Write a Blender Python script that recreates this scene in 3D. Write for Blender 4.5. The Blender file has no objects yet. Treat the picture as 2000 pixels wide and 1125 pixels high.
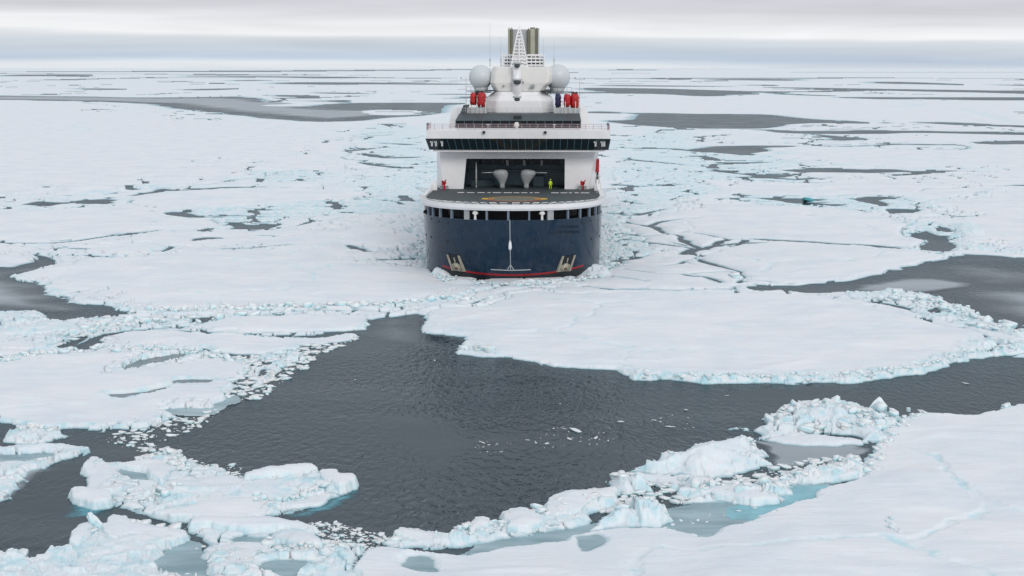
import bpy, bmesh, math, random
import numpy as np
from mathutils import Vector, Matrix
R = math.radians
PI = math.pi
scene = bpy.context.scene
COL = scene.collection

# ------------------------------------------------------------------ camera
CAM_H = 33.0                       # height above the water, metres
F = 50.0 / 36.0 * 2000.0           # focal length in units of the 2000 px wide photograph
HOR = 133.0                        # row of the horizon
PITCH = math.atan((562.5 - HOR) / F)
cam_d = bpy.data.cameras.new('camera')
cam = bpy.data.objects.new('camera', cam_d)
COL.objects.link(cam)
cam_d.lens = 50; cam_d.sensor_width = 36
cam_d.clip_start = 1.0; cam_d.clip_end = 300000
cam.location = (0, 0, CAM_H)
cam.rotation_euler = (PI / 2 - PITCH, 0, 0)
scene.camera = cam

# ------------------------------------------------------------------ world: overcast arctic sky, layered stratus
SUN_EL, SUN_AZ = 30.0, 158.0       # azimuth clockwise from the view direction
w = bpy.data.worlds.new('World'); scene.world = w; w.use_nodes = True
nt = w.node_tree; nt.nodes.clear()
N = nt.nodes.new; L = nt.links.new
out = N('ShaderNodeOutputWorld'); bg = N('ShaderNodeBackground'); L(bg.outputs[0], out.inputs[0])
tc = N('ShaderNodeTexCoord'); sep = N('ShaderNodeSeparateXYZ'); L(tc.outputs['Generated'], sep.inputs[0])
mp = N('ShaderNodeMapping'); mp.inputs['Scale'].default_value = (2.2, 2.2, 60.0)
L(tc.outputs['Generated'], mp.inputs[0])
nz = N('ShaderNodeTexNoise'); nz.inputs['Scale'].default_value = 1.0; nz.inputs['Detail'].default_value = 5
nz.inputs['Roughness'].default_value = 0.45
L(mp.outputs[0], nz.inputs[0])
def wmath(op, a, b=None, c=None):
    m = N('ShaderNodeMath'); m.operation = op
    for k, v in enumerate((a, b, c)):
        if v is None: continue
        if isinstance(v, (int, float)): m.inputs[k].default_value = v
        else: L(v, m.inputs[k])
    return m.outputs[0]
n0 = wmath('SUBTRACT', nz.outputs[0], 0.5)
mp3 = N('ShaderNodeMapping'); mp3.inputs['Scale'].default_value = (1.1, 1.1, 4.0); mp3.inputs['Location'].default_value = (3.1, 1.7, 0)
L(tc.outputs['Generated'], mp3.inputs[0])
nz3 = N('ShaderNodeTexNoise'); nz3.inputs['Scale'].default_value = 1.6; nz3.inputs['Detail'].default_value = 1
L(mp3.outputs[0], nz3.inputs[0])
n3 = wmath('SUBTRACT', nz3.outputs[0], 0.5)
el = wmath('ADD', sep.outputs['Z'], wmath('MULTIPLY', n0, 0.016))
el = wmath('ADD', el, wmath('MULTIPLY', n3, 0.010))
# slow tilt of the cloud layers: lower towards the right
el = wmath('ADD', el, wmath('MULTIPLY', sep.outputs['X'], 0.0085))
el01 = wmath('MULTIPLY', el, 10.0)  # 0.1 in z -> 1
cr = N('ShaderNodeValToRGB'); L(el01, cr.inputs[0])
E = cr.color_ramp.elements
stops = [(0.00, (0.72, 0.76, 0.80)), (0.012, (0.66, 0.72, 0.79)), (0.05, (0.50, 0.585, 0.70)), (0.13, (0.545, 0.61, 0.69)),
         (0.19, (0.66, 0.70, 0.75)), (0.225, (0.86, 0.87, 0.89)), (0.30, (0.80, 0.81, 0.84)), (0.39, (0.61, 0.62, 0.665)),
         (0.52, (0.59, 0.60, 0.65)), (0.75, (0.62, 0.64, 0.69)), (1.0, (0.62, 0.64, 0.69))]
E[0].position = stops[0][0]; E[0].color = stops[0][1] + (1,)
E[1].position = stops[-1][0]; E[1].color = stops[-1][1] + (1,)
for p_, c_ in stops[1:-1]:
    e = E.new(p_); e.color = c_ + (1,)
mp4 = N('ShaderNodeMapping'); mp4.inputs['Scale'].default_value = (5.0, 5.0, 75.0); L(tc.outputs['Generated'], mp4.inputs[0])
nz4 = N('ShaderNodeTexNoise'); nz4.inputs['Scale'].default_value = 1.3; nz4.inputs['Detail'].default_value = 6; nz4.inputs['Distortion'].default_value = .6; L(mp4.outputs[0], nz4.inputs[0])
tn = wmath('MULTIPLY_ADD', nz4.outputs[0], 0.34, 0.83)
tint = N('ShaderNodeMixRGB'); tint.blend_type = 'MULTIPLY'; tint.inputs[0].default_value = 1; L(cr.outputs[0], tint.inputs[1]); L(tn, tint.inputs[2])
# upper sky: unbroken cloud, brighter overhead
hi = N('ShaderNodeMapRange'); hi.inputs[1].default_value = 0.08; hi.inputs[2].default_value = 0.75
hi.inputs[3].default_value = 0.0; hi.inputs[4].default_value = 1.0; L(sep.outputs['Z'], hi.inputs[0])
mp2 = N('ShaderNodeMapping'); mp2.inputs['Scale'].default_value = (2, 2, 5); L(tc.outputs['Generated'], mp2.inputs[0])
nz2 = N('ShaderNodeTexNoise'); nz2.inputs['Scale'].default_value = 1.7; nz2.inputs['Detail'].default_value = 4; L(mp2.outputs[0], nz2.inputs[0])
cr2 = N('ShaderNodeValToRGB'); L(nz2.outputs[0], cr2.inputs[0])
cr2.color_ramp.elements[0].position = 0.3; cr2.color_ramp.elements[0].color = (0.54, 0.59, 0.64, 1)
cr2.color_ramp.elements[1].position = 0.7; cr2.color_ramp.elements[1].color = (0.76, 0.81, 0.86, 1)
mx = N('ShaderNodeMixRGB'); L(hi.outputs[0], mx.inputs[0]); L(tint.outputs[0], mx.inputs[1]); L(cr2.outputs[0], mx.inputs[2])
sky = N('ShaderNodeTexSky'); sky.sky_type = 'NISHITA'; sky.sun_disc = False
sky.sun_elevation = R(SUN_EL); sky.sun_rotation = R(SUN_AZ)
skm = N('ShaderNodeMixRGB'); skm.blend_type = 'MULTIPLY'; skm.inputs[0].default_value = 1
L(sky.outputs[0], skm.inputs[1]); skm.inputs[2].default_value = (0.07, 0.07, 0.07, 1)
fin = N('ShaderNodeMixRGB'); fin.inputs[0].default_value = 0.95        # cloud covers nearly all of it
L(skm.outputs[0], fin.inputs[1]); L(mx.outputs[0], fin.inputs[2])
L(fin.outputs[0], bg.inputs[0]); bg.inputs[1].default_value = 1.0
w.cycles.sampling_method = 'MANUAL'; w.cycles.sample_map_resolution = 512

sun_d = bpy.data.lights.new('sun', 'SUN'); sun = bpy.data.objects.new('sun', sun_d); COL.objects.link(sun)
sun_d.energy = 1.1; sun_d.angle = R(24); sun_d.color = (1.0, 0.965, 0.92)
sun.location = (60, -40, 120)
az = R(SUN_AZ)
sdir = Vector((math.sin(az) * math.cos(R(SUN_EL)), math.cos(az) * math.cos(R(SUN_EL)), math.sin(R(SUN_EL))))
sun.rotation_euler = sdir.to_track_quat('Z', 'Y').to_euler()
vs = scene.view_settings
vs.view_transform = 'Standard'; vs.look = 'None'; vs.exposure = 0.09; vs.gamma = 1.0; vs.use_curve_mapping = False

# ------------------------------------------------------------------ geometry of the view: photo row/column -> real place
CP, SP = math.cos(PITCH), math.sin(PITCH)
def at(px, py, z=0.0):
    x = (px - 1000.0) / F; v = -(py - 562.5) / F
    dy = CP + v * SP; dz = -SP + v * CP
    t = (z - CAM_H) / dz
    return x * t, dy * t
def atn(px, py, z=0.0):
    px = np.asarray(px, float); py = np.asarray(py, float)
    v = -(py - 562.5) / F
    t = (z - CAM_H) / (-SP + v * CP)
    return (px - 1000.0) / F * t, (CP + v * SP) * t

# ------------------------------------------------------------------ materials
def newmat(name):
    m = bpy.data.materials.new(name); m.use_nodes = True
    t = m.node_tree; b = t.nodes['Principled BSDF']
    return m, t, b
def simple(name, col, rough=0.5, metal=0.0, var=0.12, scale=1.2, coat=0.0, bump=0.0, spec=None):
    m, t, b = newmat(name)
    b.inputs['Roughness'].default_value = rough; b.inputs['Metallic'].default_value = metal
    if coat: b.inputs['Coat Weight'].default_value = coat; b.inputs['Coat Roughness'].default_value = 0.12
    if spec is not None: b.inputs['Specular IOR Level'].default_value = spec
    g = t.nodes.new('ShaderNodeTexCoord'); nn = t.nodes.new('ShaderNodeTexNoise')
    nn.inputs['Scale'].default_value = scale; nn.inputs['Detail'].default_value = 6; nn.inputs['Roughness'].default_value = 0.65
    t.links.new(g.outputs['Object'], nn.inputs[0])
    r = t.nodes.new('ShaderNodeValToRGB'); t.links.new(nn.outputs[0], r.inputs[0])
    r.color_ramp.elements[0].position = 0.3; r.color_ramp.elements[1].position = 0.72
    r.color_ramp.elements[0].color = tuple(c * (1 - var) for c in col) + (1,)
    r.color_ramp.elements[1].color = tuple(min(1, c * (1 + var * .6)) for c in col) + (1,)
    t.links.new(r.outputs[0], b.inputs['Base Color'])
    if bump:
        bp = t.nodes.new('ShaderNodeBump'); bp.inputs['Strength'].default_value = bump; bp.inputs['Distance'].default_value = 0.05
        t.links.new(nn.outputs[0], bp.inputs['Height']); t.links.new(bp.outputs[0], b.inputs['Normal'])
    return m

def water_mat():
    """dark sea: a rough surface reflects less at grazing angles than a mirror would (waves hide one another)"""
    m, t, b = newmat('sea_water')
    nn = t.nodes.new; ln = t.links.new
    t.nodes.remove(b); o_ = [n for n in t.nodes if n.type == 'OUTPUT_MATERIAL'][0]
    dif = nn('ShaderNodeBsdfDiffuse'); glo = nn('ShaderNodeBsdfGlossy'); mix = nn('ShaderNodeMixShader')
    glo.inputs['Color'].default_value = (0.92, 0.97, 1.0, 1); glo.inputs['Roughness'].default_value = 0.10
    g = nn('ShaderNodeTexCoord')
    mpn = nn('ShaderNodeMapping'); mpn.inputs['Scale'].default_value = (1.5, 0.8, 1); mpn.inputs['Rotation'].default_value = (0, 0, 0.25)
    ln(g.outputs['Object'], mpn.inputs[0])
    a = nn('ShaderNodeTexNoise'); a.inputs['Scale'].default_value = 0.95; a.inputs['Detail'].default_value = 2.5; a.inputs['Roughness'].default_value = 0.55
    a.inputs['Distortion'].default_value = 0.6
    ln(mpn.outputs[0], a.inputs[0])
    big = nn('ShaderNodeTexNoise'); big.inputs['Scale'].default_value = 0.045; big.inputs['Detail'].default_value = 4
    ln(g.outputs['Object'], big.inputs[0])
    mr = nn('ShaderNodeMapRange'); mr.inputs[1].default_value = 0.36; mr.inputs[2].default_value = 0.58
    mr.inputs[3].default_value = 0.12; mr.inputs[4].default_value = 1.0; ln(big.outputs[0], mr.inputs[0])
    bp = nn('ShaderNodeBump'); bp.inputs['Distance'].default_value = 0.36
    ln(mr.outputs[0], bp.inputs['Strength']); ln(a.outputs[0], bp.inputs['Height'])
    ln(bp.outputs[0], glo.inputs['Normal']); ln(bp.outputs[0], dif.inputs['Normal'])
    fr = nn('ShaderNodeFresnel'); fr.inputs[0].default_value = 1.333; ln(bp.outputs[0], fr.inputs['Normal'])
    f2 = nn('ShaderNodeMath'); f2.operation = 'MULTIPLY_ADD'; ln(fr.outputs[0], f2.inputs[0]); f2.inputs[1].default_value = 0.34; f2.inputs[2].default_value = 0.075
    st = nn('ShaderNodeMapping'); st.inputs['Scale'].default_value = (0.02, 0.09, 1); st.inputs['Rotation'].default_value = (0, 0, 0.15)
    ln(g.outputs['Object'], st.inputs[0])
    n2 = nn('ShaderNodeTexNoise'); n2.inputs['Scale'].default_value = 1.3; n2.inputs['Detail'].default_value = 6; n2.inputs['Roughness'].default_value = .6
    cr_ = nn('ShaderNodeValToRGB'); ln(st.outputs[0], n2.inputs[0]); ln(n2.outputs[0], cr_.inputs[0])
    cr_.color_ramp.elements[0].position = 0.46; cr_.color_ramp.elements[0].color = (0.022, 0.036, 0.048, 1)
    cr_.color_ramp.elements[1].position = 0.74; cr_.color_ramp.elements[1].color = (0.050, 0.066, 0.078, 1)
    ln(cr_.outputs[0], dif.inputs['Color'])
    ln(f2.outputs[0], mix.inputs[0]); ln(dif.outputs[0], mix.inputs[1]); ln(glo.outputs[0], mix.inputs[2]); ln(mix.outputs[0], o_.inputs[0])
    return m
M_WATER = water_mat()

def ice_mat():
    """snow on the level tops, bluish bare ice on steep faces, wet turquoise ice at the waterline;
       the mesh attribute 'ice' says where the snow cover is missing"""
    m, t, b = newmat('snow_and_ice')
    b.inputs['Subsurface Weight'].default_value = 0.35; b.inputs['Subsurface Radius'].default_value = (0.35, 0.6, 0.7); b.inputs['Subsurface Scale'].default_value = 0.6
    nn = t.nodes.new; ln = t.links.new
    b.inputs['Roughness'].default_value = 0.62; b.inputs['Specular IOR Level'].default_value = 0.25
    geo = nn('ShaderNodeNewGeometry'); sp_ = nn('ShaderNodeSeparateXYZ'); ln(geo.outputs['Normal'], sp_.inputs[0])
    pz = nn('ShaderNodeSeparateXYZ'); ln(geo.outputs['Position'], pz.inputs[0])
    at_ = nn('ShaderNodeAttribute'); at_.attribute_name = 'ice'
    n1 = nn('ShaderNodeTexNoise'); n1.inputs['Scale'].default_value = 0.11; n1.inputs['Detail'].default_value = 7; n1.inputs['Roughness'].default_value = 0.6
    ln(geo.outputs['Position'], n1.inputs[0])
    r1 = nn('ShaderNodeValToRGB'); ln(n1.outputs[0], r1.inputs[0])
    r1.color_ramp.elements[0].position = 0.34; r1.color_ramp.elements[0].color = (0.73, 0.775, 0.83, 1)
    r1.color_ramp.elements[1].position = 0.60; r1.color_ramp.elements[1].color = (0.83, 0.84, 0.868, 1)
    # bare ice
    n2 = nn('ShaderNodeTexNoise'); n2.inputs['Scale'].default_value = 0.9; n2.inputs['Detail'].default_value = 5
    ln(geo.outputs['Position'], n2.inputs[0])
    r2 = nn('ShaderNodeValToRGB'); ln(n2.outputs[0], r2.inputs[0])
    r2.color_ramp.elements[0].position = 0.34; r2.color_ramp.elements[0].color = (0.50, 0.73, 0.80, 1)
    r2.color_ramp.elements[1].position = 0.58; r2.color_ramp.elements[1].color = (0.77, 0.86, 0.885, 1)
    def mr(src, a, b_, c, d):
        q = nn('ShaderNodeMapRange'); ln(src, q.inputs[0])
        for k, v in enumerate((a, b_, c, d)): q.inputs[k + 1].default_value = v
        return q.outputs[0]
    def mm(op, a, b_):
        q = nn('ShaderNodeMath'); q.operation = op; q.use_clamp = True
        for k, v in enumerate((a, b_)):
            if isinstance(v, (int, float)): q.inputs[k].default_value = v
            else: ln(v, q.inputs[k])
        return q.outputs[0]
    steep = mr(sp_.outputs['Z'], 0.93, 0.45, 0.0, 0.85)
    icef = mm('MULTIPLY', at_.outputs['Fac'], mr(n2.outputs[0], 0.40, 0.62, 1.0, 0.15))
    fac = mm('MAXIMUM', steep, icef)
    mixa = nn('ShaderNodeMixRGB'); ln(fac, mixa.inputs[0]); ln(r1.outputs[0], mixa.inputs[1]); ln(r2.outputs[0], mixa.inputs[2])
    wet = mr(pz.outputs['Z'], 0.02, 0.16, 0.9, 0.0)
    mixb = nn('ShaderNodeMixRGB'); ln(wet, mixb.inputs[0]); ln(mixa.outputs[0], mixb.inputs[1]); mixb.inputs[2].default_value = (0.28, 0.47, 0.53, 1)
    ln(mixb.outputs[0], b.inputs['Base Color'])
    # wind-packed snow relief
    mpn = nn('ShaderNodeMapping'); mpn.inputs['Scale'].default_value = (0.35, 1.3, 1); mpn.inputs['Rotation'].default_value = (0, 0, 0.25); ln(geo.outputs['Position'], mpn.inputs[0])
    n3 = nn('ShaderNodeTexNoise'); n3.inputs['Scale'].default_value = 0.5; n3.inputs['Detail'].default_value = 8; n3.inputs['Roughness'].default_value = 0.62; ln(mpn.outputs[0], n3.inputs[0])
    bp = nn('ShaderNodeBump'); bp.inputs['Strength'].default_value = 0.6; bp.inputs['Distance'].default_value = 0.4
    ln(n3.outputs[0], bp.inputs['Height']); ln(bp.outputs[0], b.inputs['Normal'])
    return m
M_ICE = ice_mat()

def block_mat():
    m, t, b = newmat('broken_ice')
    b.inputs['Subsurface Weight'].default_value = 0.35; b.inputs['Subsurface Radius'].default_value = (0.35, 0.6, 0.7); b.inputs['Subsurface Scale'].default_value = 0.6
    nn = t.nodes.new; ln = t.links.new
    b.inputs['Roughness'].default_value = 0.5; b.inputs['Specular IOR Level'].default_value = 0.3
    geo = nn('ShaderNodeNewGeometry'); sp_ = nn('ShaderNodeSeparateXYZ'); ln(geo.outputs['Normal'], sp_.inputs[0])
    q = nn('ShaderNodeMapRange'); ln(sp_.outputs['Z'], q.inputs[0])
    for k, v in enumerate((0.2, 0.85, 0, 1)): q.inputs[k + 1].default_value = v
    n2 = nn('ShaderNodeTexNoise'); n2.inputs['Scale'].default_value = 0.6; n2.inputs['Detail'].default_value = 5; ln(geo.outputs['Position'], n2.inputs[0])
    r2 = nn('ShaderNodeValToRGB'); ln(n2.outputs[0], r2.inputs[0])
    r2.color_ramp.elements[0].position = 0.38; r2.color_ramp.elements[0].color = (0.52, 0.75, 0.80, 1)
    r2.color_ramp.elements[1].position = 0.62; r2.color_ramp.elements[1].color = (0.80, 0.87, 0.89, 1)
    mx_ = nn('ShaderNodeMixRGB'); ln(q.outputs[0], mx_.inputs[0]); ln(r2.outputs[0], mx_.inputs[1]); mx_.inputs[2].default_value = (0.83, 0.85, 0.87, 1)
    ln(mx_.outputs[0], b.inputs['Base Color'])
    n3 = nn('ShaderNodeTexNoise'); n3.inputs['Scale'].default_value = 3.0; n3.inputs['Detail'].default_value = 6; ln(geo.outputs['Position'], n3.inputs[0])
    bp = nn('ShaderNodeBump'); bp.inputs['Strength'].default_value = 0.6; bp.inputs['Distance'].default_value = 0.15
    ln(n3.outputs[0], bp.inputs['Height']); ln(bp.outputs[0], b.inputs['Normal'])
    return m
M_BLOCK = block_mat()

def sheet_mat(name, col, rough, col2, scale=0.25, fade=False):
    """level sheet (thin grey ice, melt water over ice); attribute 'edge' 0..1 thins it out towards its rim"""
    m, t, b = newmat(name)
    nn = t.nodes.new; ln = t.links.new
    b.inputs['Roughness'].default_value = rough; b.inputs['IOR'].default_value = 1.33; b.inputs['Specular IOR Level'].default_value = 0.4
    geo = nn('ShaderNodeNewGeometry')
    mpn = nn('ShaderNodeMapping'); mpn.inputs['Scale'].default_value = (0.5, 1.4, 1); ln(geo.outputs['Position'], mpn.inputs[0])
    n2 = nn('ShaderNodeTexNoise'); n2.inputs['Scale'].default_value = scale; n2.inputs['Detail'].default_value = 6; ln(mpn.outputs[0], n2.inputs[0])
    r2 = nn('ShaderNodeValToRGB'); ln(n2.outputs[0], r2.inputs[0])
    r2.color_ramp.elements[0].position = 0.35; r2.color_ramp.elements[0].color = col + (1,)
    r2.color_ramp.elements[1].position = 0.66; r2.color_ramp.elements[1].color = col2 + (1,)
    ln(r2.outputs[0], b.inputs['Base Color'])
    a_ = nn('ShaderNodeAttribute'); a_.attribute_name = 'edge'
    ad = nn('ShaderNodeMath'); ad.operation = 'MULTIPLY_ADD'; ln(n2.outputs[0], ad.inputs[0]); ad.inputs[1].default_value = 0.9; ad.inputs[2].default_value = -0.45
    s2 = nn('ShaderNodeMath'); s2.operation = 'ADD'; s2.use_clamp = True; ln(a_.outputs['Fac'], s2.inputs[0]); ln(ad.outputs[0], s2.inputs[1])
    if fade: ln(s2.outputs[0], b.inputs['Alpha'])
    return m
M_NILAS = sheet_mat('thin_grey_ice', (0.25, 0.29, 0.32), 0.4, (0.42, 0.46, 0.50), 0.06, True)
M_POOL = sheet_mat('meltwater', (0.19, 0.30, 0.34), 0.16, (0.36, 0.49, 0.53), 0.35)
M_DARKPOOL = sheet_mat('dark_meltwater', (0.07, 0.10, 0.115), 0.16, (0.15, 0.20, 0.22), 0.3)
M_SUB = sheet_mat('submerged_ice', (0.05, 0.24, 0.31), 0.16, (0.10, 0.36, 0.44), 0.8, True)

# ------------------------------------------------------------------ object helpers
def tag(o, label=None, cat=None, group=None, kind=None):
    if label: o['label'] = label
    if cat: o['category'] = cat
    if group: o['group'] = group
    if kind: o['kind'] = kind
    return o
def empty(name, loc=(0, 0, 0), rz=0.0, parent=None):
    o = bpy.data.objects.new(name, None); COL.objects.link(o); o.location = loc; o.rotation_euler = (0, 0, rz)
    o.empty_display_size = 1
    if parent: o.parent = parent
    return o
def fast_mesh(name, V, Fc, mat, parent=None, attrs=None, smooth=False, mi=None):
    """V (n,3), Fc (m,k) all faces of k corners"""
    V = np.asarray(V, np.float32); Fc = np.asarray(Fc, np.int32)
    me = bpy.data.meshes.new(name)
    me.vertices.add(len(V)); me.vertices.foreach_set('co', V.ravel())
    k = Fc.shape[1]
    me.loops.add(Fc.size); me.loops.foreach_set('vertex_index', Fc.ravel())
    me.polygons.add(len(Fc)); me.polygons.foreach_set('loop_start', np.arange(0, Fc.size, k, dtype=np.int32))
    try: me.polygons.foreach_set('loop_total', np.full(len(Fc), k, np.int32))
    except Exception: pass
    me.update(calc_edges=True)
    if smooth: me.polygons.foreach_set('use_smooth', np.ones(len(Fc), bool))
    if attrs:
        for an, av in attrs.items():
            a = me.attributes.new(an, 'FLOAT', 'POINT'); a.data.foreach_set('value', np.asarray(av, np.float32).ravel())
    for m in (mat if isinstance(mat, (list, tuple)) else [mat]): me.materials.append(m)
    if mi is not None: me.polygons.foreach_set('material_index', np.asarray(mi, np.int32))
    o = bpy.data.objects.new(name, me); COL.objects.link(o)
    if parent: o.parent = parent
    return o

class MB:
    """collects boxes, tubes, prisms into one mesh"""
    def __init__(s): s.bm = bmesh.new()
    def box(s, x0, x1, y0, y1, z0, z1, mi=0):
        v = [s.bm.verts.new(p) for p in ((x0,y0,z0),(x1,y0,z0),(x1,y1,z0),(x0,y1,z0),(x0,y0,z1),(x1,y0,z1),(x1,y1,z1),(x0,y1,z1))]
        for f in ((0,3,2,1),(4,5,6,7),(0,1,5,4),(1,2,6,5),(2,3,7,6),(3,0,4,7)):
            s.bm.faces.new([v[i] for i in f]).material_index = mi
        return s
    def hexa(s, pts, mi=0):
        v = [s.bm.verts.new(p) for p in pts]
        for f in ((0,3,2,1),(4,5,6,7),(0,1,5,4),(1,2,6,5),(2,3,7,6),(3,0,4,7)):
            s.bm.faces.new([v[i] for i in f]).material_index = mi
        return s
    def tube(s, p0, p1, r0, r1=None, n=8, mi=0, cap=True):
        r1 = r0 if r1 is None else r1
        p0 = Vector(p0); p1 = Vector(p1); d = (p1 - p0)
        if d.length < 1e-6: return s
        q = d.to_track_quat('Z', 'Y')
        a = []; b = []
        for i in range(n):
            t = 2 * PI * i / n; c = Vector((math.cos(t), math.sin(t), 0))
            a.append(s.bm.verts.new(p0 + q @ (c * r0))); b.append(s.bm.verts.new(p1 + q @ (c * r1)))
        for i in range(n):
            j = (i + 1) % n; f = s.bm.faces.new((a[i], a[j], b[j], b[i])); f.material_index = mi; f.smooth = n > 6
        if cap:
            s.bm.faces.new(a[::-1]).material_index = mi; s.bm.faces.new(b).material_index = mi
        return s
    def rings(s, rings, mi=0, cap=True, smooth=True, closed=True):
        """loft through rings of points"""
        vs_ = [[s.bm.verts.new(p) for p in r] for r in rings]
        n = len(rings[0])
        for k in range(len(rings) - 1):
            for i in range(n if closed else n - 1):
                j = (i + 1) % n
                f = s.bm.faces.new((vs_[k][i], vs_[k][j], vs_[k+1][j], vs_[k+1][i])); f.material_index = mi; f.smooth = smooth
        if cap and closed:
            s.bm.faces.new(vs_[0][::-1]).material_index = mi; s.bm.faces.new(vs_[-1]).material_index = mi
        return s
    def sphere(s, c, r, sc=(1,1,1), nu=20, nv=12, mi=0):
        c = Vector(c); rg = []
        for k in range(1, nv):
            ph = PI * k / nv
            rg.append([c + Vector((math.cos(2*PI*i/nu)*math.sin(ph)*r*sc[0], math.sin(2*PI*i/nu)*math.sin(ph)*r*sc[1], -math.cos(ph)*r*sc[2])) for i in range(nu)])
        s.rings(rg, mi)
        return s
    def build(s, name, mats, parent=None, bevel=0.0, loc=None):
        bmesh.ops.recalc_face_normals(s.bm, faces=s.bm.faces)
        me = bpy.data.meshes.new(name); s.bm.to_mesh(me); s.bm.free()
        for m in (mats if isinstance(mats, (list, tuple)) else [mats]): me.materials.append(m)
        o = bpy.data.objects.new(name, me); COL.objects.link(o)
        if parent: o.parent = parent
        if loc: o.location = loc
        if bevel:
            b = o.modifiers.new('bevel', 'BEVEL'); b.width = bevel; b.segments = 2; b.limit_method = 'ANGLE'
        return o

# ================================================================== SETTING: the sea
BIG = 146000.0
seam = [(-BIG, -3000), (BIG, -3000), (BIG, BIG), (-BIG, BIG)]
sea = fast_mesh('sea_water', [(x, y, 0) for x, y in seam], [(0, 1, 2, 3)], M_WATER)
tag(sea, kind='structure')

# ================================================================== THE SHIP
navy = None
def hull_mat():
    m = simple('navy_hull_paint', (0.0035, 0.023, 0.052), 0.22, 0, 0.25, 0.35, coat=0.25, spec=0.35)
    t = m.node_tree; b = t.nodes['Principled BSDF']; nn = t.nodes.new; ln = t.links.new
    # salt and ice scuffing: vertical streaks
    g = nn('ShaderNodeTexCoord'); mpn = nn('ShaderNodeMapping'); mpn.inputs['Scale'].default_value = (1.6, 1.6, 0.12); ln(g.outputs['Object'], mpn.inputs[0])
    n = nn('ShaderNodeTexNoise'); n.inputs['Scale'].default_value = 1.1; n.inputs['Detail'].default_value = 5; ln(mpn.outputs[0], n.inputs[0])
    mr = nn('ShaderNodeMapRange'); ln(n.outputs[0], mr.inputs[0])
    for k, v in enumerate((0.45, 0.75, 0.16, 0.42)): mr.inputs[k + 1].default_value = v
    ln(mr.outputs[0], b.inputs['Roughness'])
    src = b.inputs['Base Color'].links[0].from_socket
    mr2 = nn('ShaderNodeMapRange'); ln(n.outputs[0], mr2.inputs[0])
    for k, v in enumerate((0.5, 0.8, 0.0, 0.14)): mr2.inputs[k + 1].default_value = v
    mxx = nn('ShaderNodeMixRGB'); ln(mr2.outputs[0], mxx.inputs[0]); ln(src, mxx.inputs[1]); mxx.inputs[2].default_value = (0.10, 0.14, 0.20, 1)
    # ice scrapes low on the bow: short slanting scratches and worn paint
    sz_ = nn('ShaderNodeSeparateXYZ'); ln(g.outputs['Object'], sz_.inputs[0])
    low = nn('ShaderNodeMapRange'); ln(sz_.outputs['Z'], low.inputs[0])
    for k, v in enumerate((5.5, 0.5, 0.0, 1.0)): low.inputs[k + 1].default_value = v
    m2 = nn('ShaderNodeMapping'); m2.inputs['Scale'].default_value = (0.5, 0.5, 3.2); m2.inputs['Rotation'].default_value = (0.12, 0.2, 0); ln(g.outputs['Object'], m2.inputs[0])
    n5 = nn('ShaderNodeTexNoise'); n5.inputs['Scale'].default_value = 1.4; n5.inputs['Detail'].default_value = 7; n5.inputs['Roughness'].default_value = .7; ln(m2.outputs[0], n5.inputs[0])
    c5_ = nn('ShaderNodeMapRange'); ln(n5.outputs[0], c5_.inputs[0])
    for k, v in enumerate((0.54, 0.66, 0.0, 0.55)): c5_.inputs[k + 1].default_value = v
    mu = nn('ShaderNodeMath'); mu.operation = 'MULTIPLY'; ln(low.outputs[0], mu.inputs[0]); ln(c5_.outputs[0], mu.inputs[1])
    mx6 = nn('ShaderNodeMixRGB'); ln(mu.outputs[0], mx6.inputs[0]); ln(mxx.outputs[0], mx6.inputs[1]); mx6.inputs[2].default_value = (0.09, 0.095, 0.11, 1)
    ln(mx6.outputs[0], b.inputs['Base Color'])
    return m
M_NAVY = hull_mat()
M_RED = simple('red_boot_stripe', (0.38, 0.010, 0.018), 0.4, 0, 0.25, 0.9)
M_BLACK = simple('black_ice_belt', (0.018, 0.022, 0.028), 0.4, 0, 0.3, 0.9)
M_WHITE = simple('white_ship_paint', (0.85, 0.84, 0.845), 0.38, 0, 0.07, 0.4, coat=0.2)
M_OFF = simple('warm_white_paint', (0.72, 0.71, 0.68), 0.42, 0, 0.08, 0.5)
M_GREY = simple('grey_paint', (0.33, 0.35, 0.36), 0.5, 0, 0.12, 0.8)
M_LGREY = simple('light_grey_paint', (0.52, 0.54, 0.55), 0.45, 0, 0.1, 0.8)
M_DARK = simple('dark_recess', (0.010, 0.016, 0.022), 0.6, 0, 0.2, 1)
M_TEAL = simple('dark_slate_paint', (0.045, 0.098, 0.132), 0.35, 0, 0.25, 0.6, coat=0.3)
M_SLATE = simple('slate_roof', (0.045, 0.062, 0.070), 0.45, 0, 0.3, 0.5)
M_GLASS = simple('tinted_glass', (0.006, 0.014, 0.018), 0.06, 0, 0.3, 0.8)
M_DECK = simple('helideck_coating', (0.055, 0.070, 0.075), 0.7, 0, 0.25, 0.7, bump=0.1)
M_YEL = simple('worn_yellow_paint', (0.75, 0.47, 0.03), 0.6, 0, 0.35, 1.4)
M_ORA = simple('worn_orange_paint', (0.42, 0.21, 0.05), 0.65, 0, 0.4, 1.8)
M_KHAKI = simple('faded_khaki_paint', (0.17, 0.17, 0.12), 0.7, 0, 0.3, 1.3)
M_BRED = simple('faded_red_paint', (0.30, 0.07, 0.05), 0.6, 0, 0.35, 1.3)
M_REDC = simple('red_cover', (0.46, 0.009, 0.012), 0.5, 0, 0.25, 1.6)
M_FUN = simple('olive_funnel_paint', (0.43, 0.43, 0.33), 0.5, 0, 0.14, 0.8)
M_FUND = simple('dark_funnel_side', (0.21, 0.20, 0.15), 0.5, 0, 0.2, 0.8)
M_DOME = simple('radome_shell', (0.62, 0.66, 0.68), 0.42, 0, 0.05, 0.4)
M_CREAM = simple('cream_primer', (0.40, 0.37, 0.30), 0.6, 0, 0.35, 1.6)
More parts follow.
